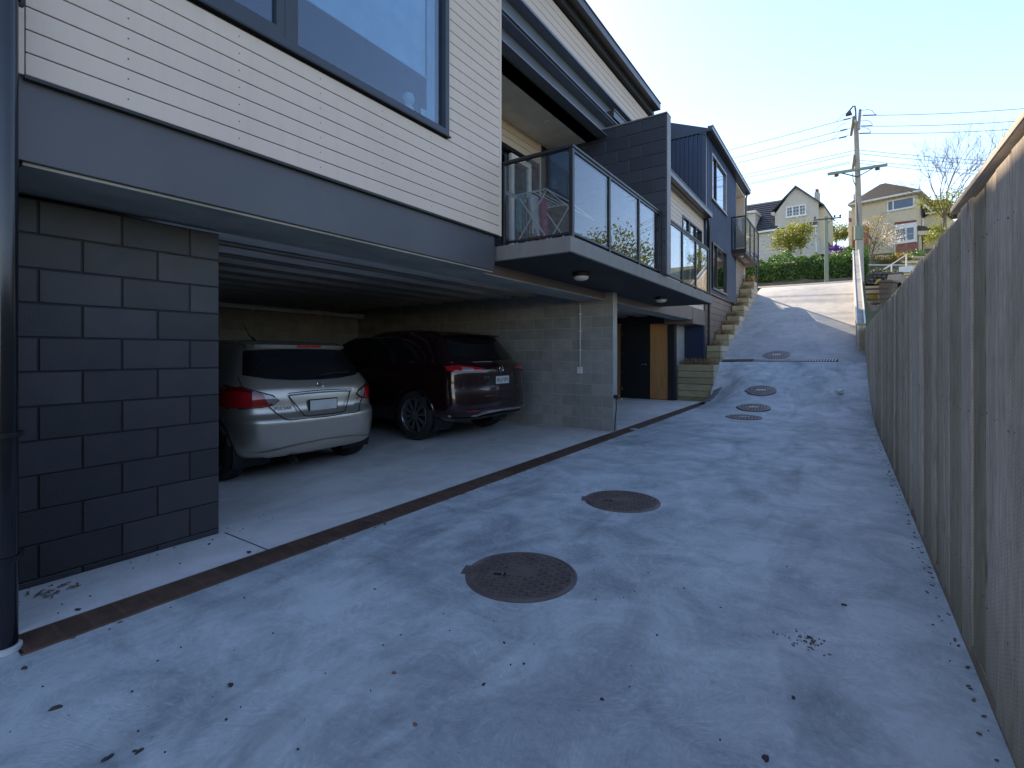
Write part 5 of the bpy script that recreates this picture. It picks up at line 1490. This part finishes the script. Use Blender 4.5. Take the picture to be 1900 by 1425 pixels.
small_tree('garden_shrub', 'dark green shrub at the foot of the brick bay window', at(1690, 505, 43), at(1690, 478, 43), (1.7, .8, .55), 1800, .07, M['leaf_hedge'], 31, 'shrub', .04)
small_tree('garden_shrub', 'olive garden shrub below the blossom tree', at(1640, 505, 42), at(1640, 480, 42), (1.9, .8, .6), 1600, .07, M['leaf_gold'], 32, 'shrub', .04)
small_tree('garden_shrub', 'dark garden shrub left of the blossom tree trunk', at(1595, 505, 42), at(1592, 480, 42), (.9, .8, .6), 1300, .07, M['leaf_dark'], 33, 'shrub', .04)
small_tree('garden_shrub', 'dark low shrub above the dry stone wall', at(1645, 520, 33), at(1640, 505, 33), (1.0, .5, .35), 1000, .05, M['leaf_dark'], 34, 'shrub', .03)
# neighbour trees that the balcony glass mirrors
small_tree('neighbour_tree', 'big yellow green tree in the neighbouring garden mirrored in the balcony glass', (7.0, 29, 4), (7.0, 29, 7.0), (2.6, 2.4, 2.2), 3000, .13, M['leaf_yel'], 41, tr=.14, clumps=22)
small_tree('neighbour_tree', 'dark green tree in the neighbouring garden behind the fence', (9.5, 24, 3), (9.5, 24, 5.6), (2.4, 2.2, 2.0), 2600, .13, M['leaf_dark'], 42, tr=.14, clumps=22)

# ------------------------------------------------------------------ poles and wires
DP = 24.5
P1 = thing('utility_pole', at(1597, 575, DP), 'tall weathered timber utility pole with crossarms and street lamp', 'utility pole')
MB().tube([at(1597, 575, DP), at(1594.5, 440, DP), at(1591.5, 330, DP), at(1588, 226, DP)], [.15, .14, .12, .095], 14).build('shaft', M['pole'], P1, True)
MB().tube([at(1596.6, 560, DP), at(1594.6, 446, DP)], [.17, .165], 10).build('sheath', M['pole_sheath'], P1, True)
MB().obox(at(1593, 432, DP - .1), (.17, .08, 0), (-.03, .07, 0), (0, 0, .34)).build('equipment_panel', M['pole_green'], P1)
def bar(name, a, b, r, mat, parent):
    a, b = Vector(a), Vector(b); d = (b - a) / 2; s = d.cross(Vector((0, 0, 1))).normalized() * r; u = s.cross(d).normalized() * r
    return MB().obox((a + b) / 2, d, s, u).build(name, mat, parent)
bar('crossarm', at(1537, 323, DP - .6), at(1645, 306, DP - .35), .06, M['pole_green'], P1)
bar('crossarm', at(1584.5, 216, DP - .4), at(1579, 251, DP + .5), .055, M['pole'], P1)
bar('crossarm', at(1596, 204, DP + .4), at(1593, 240, DP - .4), .055, M['pole'], P1)
bar('crossarm', at(1586, 287, DP - .3), at(1582, 314, DP + .3), .05, M['pole'], P1)
bar('brace', at(1561, 321, DP - .5), at(1590, 328, DP - .12), .02, M['wire'], P1)
bar('brace', at(1622, 311, DP - .35), at(1591, 328, DP - .12), .02, M['wire'], P1)
for (x, y) in ((1552, 325), (1628, 313)):
    MB().lathe([(.09, -.06), (.10, 0), (.08, .06)], at(x, y, DP - .5), 'Z', 10).build('fuse', M['insul'], P1)
MB().tube([at(1588.5, 232, DP), at(1587.5, 205, DP), at(1586, 196.5, DP), at(1583, 197, DP), at(1578, 203, DP)], [.035] * 5, 6).build('lamp_arm', M['wire'], P1)
mb = MB(); c = at(1575.5, 208, DP); mb.prism([at(1577.5, 202, DP), at(1579.5, 208, DP), at(1581, 210.5, DP), at(1569, 213, DP), at(1571, 209, DP)], (0, .22, 0))
mb.build('lamp_head', M['insul'], P1)
MB().tube([at(1582, 322, DP), at(1583, 335, DP), at(1589, 347, DP), at(1592, 420, DP - .12)], .02, 5).build('riser_cable', M['wire'], P1)
P2 = thing('utility_pole', at(1534, 543, 23.5), 'slim green tinted timber pole standing in front of the hedge', 'utility pole')
MB().tube([at(1534, 548, 23.5), at(1533, 402, 23.5)], [.098, .075], 12).build('shaft', M['pole_green'], P2, True)
bar('crossarm', at(1510, 408.5, 23.3), at(1560.5, 403.5, 23.6), .028, M['insul'], P2)
for (x, y) in ((1512, 405), (1548.5, 402), (1559, 401)): MB().lathe([(.03, -.05), (.05, 0), (.035, .05)], at(x, y - 1, 23.45), 'Z', 8).build('insulator', M['insul'], P2)
bar('brace', at(1546, 405, 23.5), at(1537, 413, 23.4), .015, M['insul'], P2)
def wire(label, pts, r=.011, sag=.0):
    mb = MB(); pts = [Vector(p) for p in pts]; a, b = pts[0], pts[-1]
    if len(pts) == 2:
        pts = [a.lerp(b, k / 10) - Vector((0, 0, sag * 4 * (k / 10) * (1 - k / 10))) for k in range(11)]
    return tag(mb.tube(pts, r, 4, False).build('power_line', M['wire']), label, 'power line', 'overhead power lines')
tags = ['highest', 'second highest', 'third', 'fourth', 'fifth', 'sixth', 'lowest']
for k, (x, y) in enumerate(((1582, 218), (1578, 238), (1575, 251), (1586, 279), (1580, 287), (1579, 300), (1577, 303))):
    a = at(x, y, DP); wire('%s overhead wire running left from the tall pole' % tags[k], (a, a + Vector((-34, .6, 0))), .012, .5 if k < 3 else .35)
for k, (a, b) in enumerate((((1598, 214), (1960, 196)), ((1595, 234), (1960, 219)), ((1592, 247.5), (1960, 234)), ((1590, 278), (1960, 303)), ((1592, 285), (1960, 310)), ((1593, 297), (1960, 322)), ((1593, 303), (1960, 330)))):
    wire('%s overhead wire running right from the tall pole' % tags[k], (at(*a, DP), at(*b, DP + (0 if k < 3 else 5))), .012, .12)
for k, (px, py, s) in enumerate(((1602, 214, 24), (1598, 234, 20), (1595, 247.5, 20))):
    a = at(px, py, DP); b = at(px + s, py - .6, DP)
    tag(MB().tube([a, b], .03, 6).build('strain_insulator', M['insul']), '%s strain insulator right of the tall pole' % ['top', 'middle', 'bottom'][k], 'insulator', 'strain insulators')
    wire('%s looped jumper wire right of the tall pole top' % ['top', 'middle', 'bottom'][k], [at(px - 8, py - 8, DP), at(px + 8, py - 11, DP), at(px + 16, py - 9, DP), at(px + 21, py - 3, DP), b], .011)
for k, (px, py) in enumerate(((1568, 221.5), (1562, 241.5), (1560, 255.5))):
    a = at(px + 10, py - 2, DP); b = at(px - 3, py + 1, DP)
    tag(MB().tube([a, b], .03, 6).build('strain_insulator', M['insul']), '%s strain insulator left of the tall pole' % ['top', 'middle', 'bottom'][k], 'insulator', 'strain insulators')
    wire('%s looped jumper wire left of the tall pole top' % ['top', 'middle', 'bottom'][k], [at(px + 8, py - 14, DP), at(px - 3, py - 9, DP), at(px - 9, py - 3, DP), at(px - 17, py + 5, DP)], .010)
wire('slack service wire from the lower crossarm down to the pale house', (at(1546, 326, DP), at(1528, 376, 48)), .009, .2)
wire('slack service wire from the lower crossarm right end to the cream house', (at(1634, 312, DP), at(1600, 364, 48)), .009, .3)
wire('service wire from the slim green pole to the pale gable', (at(1512, 404, 23.45), at(1500, 392, 47)), .012, .5)

# ------------------------------------------------------------------ houses on the hillside
class Frame:
    def __init__(s, p0, ang):
        s.p0 = Vector(p0); s.u = Vector((math.cos(R(ang)), -math.sin(R(ang)), 0)); s.n = Vector((s.u.y, -s.u.x, 0))
    def p(s, px, py, back=0.0):
        return on_plane(px, py, s.p0 - s.n * back, s.n)
    def vert(s, px, z_of, py, back=0.0): pass
    def slab(s, name, pix, front, back, mat, parent):
        """polygon given in photo pixels on the facade plane, from `front` m proud to `back` m behind"""
        pts = [s.p(x, y) + s.n * front for x, y in pix]
        return MB().prism(pts, -s.n * (front + back)).build(name, mat, parent)
    def rect(s, name, x0, x1, yt, yb, front, back, mat, parent):
        """upright rectangle: left/right px measured at mid height, top/bottom measured at the left edge"""
        a = s.p(x0, yt); b = s.p(x0, yb); c = s.p(x1, (yt + yb) / 2)
        pts = [Vector((a.x, a.y, b.z)), Vector((c.x, c.y, b.z)), Vector((c.x, c.y, a.z)), Vector((a.x, a.y, a.z))]
        return MB().prism([q + s.n * front for q in pts], -s.n * (front + back)).build(name, mat, parent)
    def window(s, x0, x1, yt, yb, parent, cols=3, bars=(2, 1), fw=.08, name='window'):
        a = s.p(x0, yt); b = s.p(x0, yb); c = s.p(x1, (yt + yb) / 2)
        z0, z1 = b.z, a.z; w = (Vector((c.x, c.y, 0)) - Vector((a.x, a.y, 0))).dot(s.u)
        o = Vector((a.x, a.y, 0))
        def bx(mb, u0, u1, za, zb, f, bk):
            mb.prism([o + s.u * u0 + Vector((0, 0, za)) + s.n * f, o + s.u * u1 + Vector((0, 0, za)) + s.n * f, o + s.u * u1 + Vector((0, 0, zb)) + s.n * f, o + s.u * u0 + Vector((0, 0, zb)) + s.n * f], -s.n * (f + bk))
        mb = MB()
        bx(mb, 0, w, z0, z0 + fw, .08, .02); bx(mb, 0, w, z1 - fw, z1, .08, .02); bx(mb, 0, fw, z0 + fw, z1 - fw, .08, .02); bx(mb, w - fw, w, z0 + fw, z1 - fw, .08, .02)
        cw = [0.0]
        fr = cols if isinstance(cols, (list, tuple)) else [1.0 / cols] * cols
        for f in fr: cw.append(cw[-1] + f * w)
        for q in cw[1:-1]: bx(mb, q - fw / 2, q + fw / 2, z0 + fw, z1 - fw, .075, .02)
        W = mb.build(name, M['trim_w'], parent)
        for q0, q1 in zip(cw, cw[1:]):
            m2 = MB(); bx(m2, q0 + fw * .4, q1 - fw * .4, z0 + fw * .6, z1 - fw * .6, .03, -.02); m2.build('pane', M['pane_far'], W)
            if bars:
                m3 = MB()
                for k in range(1, bars[0] + 1):
                    zz = z0 + (z1 - z0) * k / (bars[0] + 1); bx(m3, q0 + fw * .4, q1 - fw * .4, zz - .018, zz + .018, .045, -.03)
                for k in range(1, bars[1] + 1):
                    uu = q0 + (q1 - q0) * k / (bars[1] + 1); bx(m3, uu - .018, uu + .018, z0 + fw, z1 - fw, .046, -.03)
                m3.build('glazing_bar', M['trim_w'], W)
        m4 = MB(); bx(m4, -.08, w + .08, z0 - .08, z0 - .003, .14, .02); m4.build('sill', M['trim_w'], W)
        return W
def tiled(name, a, b, c, d, rows, mat, parent, th=.05):
    """roof slope a-b (eave) to d-c (ridge), stepped courses"""
    a, b, c, d = map(Vector, (a, b, c, d)); mb = MB()
    nrm = (b - a).cross(d - a).normalized()
    if nrm.z < 0: nrm = -nrm
    for k in range(rows):
        t0, t1 = k / rows, (k + 1) / rows
        p0, p1, p2, p3 = a.lerp(d, t0), b.lerp(c, t0), b.lerp(c, t1), a.lerp(d, t1)
        mb.hexa([p0, p1, p2, p3, p0 + nrm * th, p1 + nrm * th, p2 + nrm * th * .2, p3 + nrm * th * .2])
    return mb.build(name, mat, parent)

# pale gabled house (left)
LF = Frame(at(1485, 430, 48), 6)
LH = thing('gabled_house', at(1480, 475, 48), 'pale rendered gabled house with dark tiled roof on the hill at the left', 'house')
LF.slab('gable_wall', [(1438, 423), (1438, 397), (1476, 345.5), (1519, 375), (1517.5, 423)], 0, 7, M['stucco_w'], LH)
LF.slab('lower_wall', [(1385, 500), (1385, 433), (1438, 426), (1519, 417), (1521, 500)], -.05, 8, M['weather_w'], LH)
z = 0
for k in range(7):   # weatherboard shadow lines
    yb = 436 + 6.5 * k
    LF.slab('weatherboard', [(1388, yb + 7.5), (1388, yb + 1.6), (1519, yb - 14), (1519, yb - 8.6)], -.02, .08, M['weather_w'], LH)
rf = tiled('main_roof', LF.p(1370, 434, -.35), LF.p(1442, 424.5, -.35), LF.p(1456, 370, 4.2), LF.p(1370, 383, 4.2), 14, M['tile'], LH, .07)
MB().prism([LF.p(1370, 437, -.4), LF.p(1443, 427.5, -.4), LF.p(1443, 424.6, -.4), LF.p(1370, 434, -.4)], LF.n * -.12).build('fascia', M['trim_w'], LH)
# gable roof slopes (thin, running back)
pk, le, ri = LF.p(1476, 343.5, -.25), LF.p(1428.5, 393, -.25), LF.p(1529, 378.5, -.25)
for e in (le, ri):
    MB().prism([pk, e, e + Vector((0, 0, -.16)), pk + Vector((0, 0, -.2))], -LF.n * 7.5).build('gable_roof', M['tile'], LH)
LF.slab('eave_bracket', [(1429, 395), (1438, 394), (1438, 401), (1433, 400)], .2, 1.0, M['stucco_w'], LH)
LF.slab('skirt_roof', [(1490, 421.5), (1490, 416), (1517, 412), (1518, 418)], .35, .1, M['tile'], LH)
LF.slab('skirt_fascia', [(1492, 424.5), (1492, 422), (1518, 418.5), (1518, 421.5)], .42, .1, M['trim_w'], LH)
LF.window(1458.5, 1496, 384.5, 404.5, LH, 3, (2, 1), .12)
ch = LF.slab('chimney', [(1506, 374), (1506, 349.5), (1515, 349), (1515, 380)], -1.5, 2.2, M['stucco_w'], LH)
LF.slab('chimney_pot', [(1507.5, 349), (1507.5, 343), (1513, 342.5), (1513, 349)], -1.6, 2.0, M['terracotta'], ch)
LF.slab('side_bay', [(1517.6, 440), (1517.6, 381.5), (1528.5, 379), (1529.5, 440)], -.6, 6, M['stucco_c'], LH)
LF.slab('side_porch', [(1519.5, 470), (1519.5, 440), (1531, 438), (1531, 470)], -.5, 2, M['stucco_w'], LH)
MB().tube([LF.p(1513.5, 420, -.12), LF.p(1514.5, 468, -.12)], .04, 6).build('downpipe', M['trim_w'], LH)
dm = LF.slab('dormer', [(1388, 430), (1388, 398), (1402, 396), (1402, 428)], .15, 3, M['stucco_w'], LH)
LF.slab('dormer_roof', [(1385, 397.5), (1385, 394.5), (1405, 391.5), (1403.5, 396)], .5, 3, M['trim_w'], dm)
LF.slab('dormer_tiles', [(1385, 394), (1385, 387), (1392, 385), (1404.5, 391)], .3, 3, M['tile'], dm)

# cream two storey house (right)
RF = Frame(at(1640, 420, 50), 16)
RH = thing('cream_house', at(1640, 475, 50), 'cream two storey hillside house with hipped dark roof and brick bay window', 'house')
RF.slab('front_wall', [(1580, 500), (1580, 376), (1700, 358), (1702, 500)], 0, 8.5, M['stucco_c'], RH)
# hip roof
e0, e1 = RF.p(1573, 376, -.55), RF.p(1708.5, 355.2, -.55)
zz = (e0.z + e1.z) / 2; e0.z = zz; e1.z = zz
b0_, b1_ = e0 - RF.n * 9.6, e1 - RF.n * 9.6
ap0 = RF.p(1634.5, 341.5, 4.4); ap1 = RF.p(1642, 342, 4.4); ap1.z = ap0.z
tiled('hip_roof', e0, e1, ap1, ap0, 16, M['tile_br'], RH, .06)
MB().poly([e1, b1_, ap1]).poly([e0, ap0, b0_]).poly([b0_, b1_, ap1, ap0]).build('hip_roof', M['tile_br'], RH)
MB().prism([e0, e1, e1 - Vector((0, 0, .16)), e0 - Vector((0, 0, .16))], RF.n * .1).build('gutter', M['trim_w'], RH)
MB().prism([e0 - Vector((0, 0, .15)), e1 - Vector((0, 0, .15)), b1_ - Vector((0, 0, .15)), b0_ - Vector((0, 0, .15))], (0, 0, -.04)).build('eave_soffit', M['stucco_c'], RH)
for k in range(14):
    q = e0.lerp(e1, (k + .5) / 14) - Vector((0, 0, .16))
    MB().obox(q - RF.n * .28, RF.u * .04, RF.n * .26, (0, 0, .06)).build('rafter_tail', M['trim_w'], RH)
RF.window(1646, 1697, 373.5, 393, RH, [.23, .77], None, .11)
RF.slab('brick_band', [(1660, 418.5), (1660, 413), (1700.5, 408), (1700.5, 413)], .06, .1, M['brick'], RH)
RF.slab('bay_wall', [(1661, 470), (1661, 418.6), (1701, 413.1), (1702, 470)], .35, .1, M['trim_w'], RH)
RF.window(1662.5, 1700, 426, 452, RH, [.56, .44], (1, 0), .11, 'bay_window').location += RF.n * .36
def brick_panel(name, pix, front):
    o = RF.slab(name, pix, front, .1, M['brick_mat'], RH); return o
t = NT('far_brickwork')
bk = t.node('ShaderNodeTexBrick'); bk.inputs['Scale'].default_value = 1.0; bk.inputs['Brick Width'].default_value = .24; bk.inputs['Row Height'].default_value = .085; bk.inputs['Mortar Size'].default_value = .008
bk.inputs['Color1'].default_value = (.30, .085, .06, 1); bk.inputs['Color2'].default_value = (.21, .055, .04, 1); bk.inputs['Mortar'].default_value = (.36, .30, .26, 1)
cx = t.node('ShaderNodeCombineXYZ'); sx = t.node('ShaderNodeSeparateXYZ'); g_ = t.node('ShaderNodeNewGeometry'); t.l.new(g_.outputs['Position'], sx.inputs[0]); t.l.new(sx.outputs[0], cx.inputs[0]); t.l.new(sx.outputs[2], cx.inputs[1]); t.l.new(cx.outputs[0], bk.inputs['Vector'])
M['brick_mat'] = t.done(bk.outputs['Color'], .85)
brick_panel('brick_base', [(1664, 470), (1664, 455.5), (1702, 450), (1702.5, 470)], .46)
brick_panel('brick_wall', [(1582, 480), (1582, 421), (1612, 417), (1612, 480)], .06)
RF.slab('bay_sill', [(1663, 455.3), (1663, 453.4), (1702, 448), (1702, 449.8)], .55, .1, M['trim_w'], RH)
c2 = RF.slab('chimney', [(1572.5, 385), (1572.5, 352.5), (1582, 351.5), (1582, 385)], -2.0, 3.0, M['trim_w'], RH)
for yy in (356, 360, 364.5): RF.slab('brick_course', [(1572, yy + 1.3), (1572, yy), (1582.4, yy - 1), (1582.4, yy + .3)], -1.95, 3.05, M['brick'], c2)
RF.slab('chimney_pot', [(1574.5, 352), (1574.5, 348.5), (1580, 348), (1580, 352)], -2.1, 2.9, M['insul'], c2)
RF.slab('side_wing', [(1565.5, 500), (1565.5, 386), (1579, 384), (1579, 500)], -1.5, 6, M['stucco_c'], RH)
brick_panel('brick_quoin', [(1573.5, 410), (1573.5, 404), (1579.5, 404), (1579.5, 409)], -1.45)
RF.slab('right_wing', [(1703, 500), (1703, 400), (1712, 391), (1744, 385.5), (1746, 500)], -2.2, 8, M['stucco_c'], RH)
RF.slab('right_roof', [(1707, 392), (1712, 365), (1752, 362), (1762, 384)], -1.8, 6, M['tile_br'], RH)
RF.slab('barge_board', [(1703, 371.5), (1706, 368.5), (1723, 384.5), (1721, 387.5)], -1.5, 2.0, M['trim_w'], RH)
RF.slab('wing_gutter', [(1710, 391.5), (1710, 389.5), (1744, 385), (1744, 387)], -1.6, 2.3, M['trim_w'], RH)
RF.slab('porch_roof', [(1702, 426), (1702, 417.5), (1716, 419), (1742, 427), (1740, 428)], -.2, 4, M['tile_br'], RH)
RF.slab('porch_fascia', [(1702, 436), (1702, 428), (1741, 427), (1738, 434)], -.1, 3.8, M['stucco_c'], RH)
RF.slab('porch_column', [(1704, 475), (1704, 437), (1708, 436), (1708, 475)], -.2, .5, M['stucco_c'], RH)
RF.window(1700.8 + 1.2, 1706, 398, 414, RH, 1, None, .08).location += RF.n * -2.1

# ------------------------------------------------------------------ yard beyond the fence
# dry stone wall
SW = thing('stone_wall', at(1625, 530, 30), 'dark dry stone retaining wall beyond the fence', 'stone wall')
rg = random.Random(11)
o0 = at(1598, 528, 30); du = _RT
bar('core', at(1596, 517, 30.4), at(1668, 517, 30.4), .36, M['stone'], SW)
zr = 0
for row in range(4):
    u = -.1 + .12 * (row % 2)
    while u < 2.3:
        w = rg.uniform(.22, .42); h = .185
        c = o0 + du * (u + w / 2) + Vector((0, 0, zr + h / 2))
        bm = bmesh.new(); bmesh.ops.create_cube(bm, size=1)
        for v in bm.verts: v.co = Vector((v.co.x * (w - .03), v.co.y * .3, v.co.z * (h - .03))) + Vector((rg.gauss(0, .012), rg.gauss(0, .02), rg.gauss(0, .012)))
        bmesh.ops.bevel(bm, geom=bm.edges[:], offset=.03, segments=1, affect='EDGES')
        me = bpy.data.meshes.new('stone'); bm.to_mesh(me); bm.free(); me.materials.append(M['stone'])
        o = bpy.data.objects.new('stone', me); o.location = c; o.rotation_euler = (0, 0, R(YAW)); link(o, SW)
        u += w
    zr += .19
# white handrail
HR = thing('handrail', at(1670, 510, 31), 'white metal handrail on the steps beyond the fence', 'handrail')
MB().tube([at(1639, 500, 31), at(1652, 492, 31), at(1684, 471, 31)], .035, 6).build('top_rail', M['trim_w'], HR)
MB().tube([at(1681.5, 472, 31), at(1681.5, 496, 31)], .04, 6).tube([at(1654, 492, 31), at(1654, 512, 31)], .035, 6).build('post', M['trim_w'], HR)
HR2 = thing('garden_rail', at(1640, 500, 33), 'long pale horizontal garden rail above the stone wall', 'rail')
bar('rail', at(1601, 491.5, 33), at(1690, 492, 33), .05, M['pole_sheath'], HR2)
for x in (1605, 1612): bar('post', at(x, 493, 33), at(x, 509, 33), .06, M['trim_w'], HR2)
# step block, cream boundary wall, rails, bin
tag(MB().prism([at(1645, 520, 28), at(1648, 510, 28), at(1672, 508, 28), at(1668, 522, 28)], (.4, 2, 0)).build('concrete_step', M['tan']), 'pinkish tan concrete step block beyond the fence', 'step')
tag(MB().prism([at(1668, 505, 30), at(1668, 495, 30), at(1692, 493, 30), at(1692, 505, 30)], (.2, .8, 0)).build('white_box', M['trim_w']), 'small white painted box beside the handrail steps', 'box')
CW = thing('cream_wall', at(1612, 560, 26), 'low cream boundary wall behind the dark rails', 'wall')
MB().prism([at(1598, 566, 26), at(1598, 531, 26), at(1630, 530, 26), at(1630, 564, 26)], (.1, .25, 0)).build('wall', M['stucco_c'], CW)
MB().prism([at(1612, 556, 25.9), at(1612, 547, 25.9), at(1628, 546, 25.9), at(1628, 555, 25.9)], (.02, .06, 0)).build('yellow_panel', M['bin_yellow'], CW)
DR = thing('dark_rail_fence', at(1612, 565, 24.8), 'three dark timber rails with a thin post beyond the fence', 'fence')
for y in (537.5, 547, 557): bar('rail', at(1592, y, 24.9), at(1648, y - 2.5, 24.9), .045, M['timber_dark'], DR)
bar('post', at(1600.5, 526, 24.85), at(1600.5, 580, 24.85), .025, M['insul'], DR)
WB_ = thing('wheelie_bin', at(1643, 565, 25.4), 'brown wheelie bin with a yellow lid hinge beyond the fence', 'bin')
MB().prism([at(1632, 566, 25.4), at(1630.5, 524, 25.4), at(1655.5, 523, 25.4), at(1653, 566, 25.4)], (.25, .5, 0)).build('body', M['bin'], WB_)
MB().prism([at(1629, 524, 25.3), at(1631, 519.5, 25.3), at(1655, 519, 25.3), at(1657.5, 523, 25.3)], (.3, .6, 0)).build('lid', M['bin'], WB_)
MB().tube([at(1624, 527, 25.2), at(1627, 521.5, 25.2), at(1633, 519, 25.2)], [.04, .055, .05], 7).build('lid_flap', M['bin_yellow'], WB_, True)
tag(MB().grid(lambda a, b: at(1598 + 40 * a, 565 + 45 * (1 - b), 24.2 - 4 * (1 - b)) + Vector((0, 0, .05 * math.sin(a * 9 + b * 5))), 14, 12).build('yard_soil', M['soil'], None, 'all'), 'bare brown yard soil beyond the fence', None, None, 'structure')

# ------------------------------------------------------------------ clothes airer on the balcony
CA = thing('clothes_airer', (-3.0, 5.3, 2.58), 'white folding clothes airer standing on the near balcony', 'clothes airer')
mb = MB(); z0 = 2.585; r = .009
for yy in (4.86, 5.46):
    mb.tube([(-3.25, yy, z0), (-2.80, yy, z0 + .62)], r, 6).tube([(-2.75, yy, z0), (-3.2, yy, z0 + .62)], r, 6)
mb.build('leg', M['white_metal'], CA)
mb = MB()
for yy in (4.84, 5.48): mb.tube([(-3.62, yy, z0 + .82), (-3.2, yy, z0 + .62), (-2.80, yy, z0 + .62), (-2.50, yy, z0 + .36)], r, 6)
for xx, zz in ((-3.62, .82), (-3.2, .62), (-2.8, .62), (-2.5, .36)): mb.tube([(xx, 4.84, z0 + zz), (xx, 5.48, z0 + zz)], r, 6)
mb.build('frame', M['white_metal'], CA)
mb = MB()
for k in range(1, 7):
    x = -3.2 + .4 * k / 7; mb.tube([(x, 4.84, z0 + .62), (x, 5.48, z0 + .62)], .0035, 4)
    x = -3.62 + .42 * k / 7; mb.tube([(x, 4.84, z0 + .82 - .2 * k / 7), (x, 5.48, z0 + .82 - .2 * k / 7)], .0035, 4)
tag(mb.build('drying_wire', M['white_metal'], CA), kind='stuff')
def garment(x, y, w, h, zt, mat, label, seed):
    rg = random.Random(seed); ph = rg.uniform(0, 6)
    mb = MB()
    for s in (-1, 1):
        mb.grid(lambda a, b: (x + s * (.008 + .012 * b) + .012 * math.sin(a * 7 + ph) * b, y + (a - .5) * w * (1 + .15 * math.sin(b * 5 + ph)), zt - h * b * (1 + .12 * math.sin(a * 8 + ph))), 10, 8)
    return tag(mb.build('garment', mat, None, 'all'), label, 'garment', 'washing on the airer')
garment(-3.05, 4.98, .18, .42, z0 + .625, M['cloth_white'], 'white garment with folds hanging on the balcony airer near the middle', 1)
garment(-3.18, 4.90, .13, .40, z0 + .625, M['cloth_teal'], 'pale teal garment hanging on the balcony airer', 2)
garment(-3.0, 5.12, .14, .52, z0 + .625, M['cloth_pink'], 'magenta garment hanging lowest on the balcony airer', 3)
garment(-3.14, 5.05, .12, .50, z0 + .625, M['cloth_peach'], 'peach garment hanging low on the balcony airer', 4)
garment(-3.2, 5.2, .16, .54, z0 + .625, M['cloth_navy'], 'dark navy garment hanging low on the balcony airer', 5)
garment(-3.55, 4.90, .16, .45, z0 + .80, M['cloth_white'], 'white shirt hanging at the left end of the balcony airer', 6)
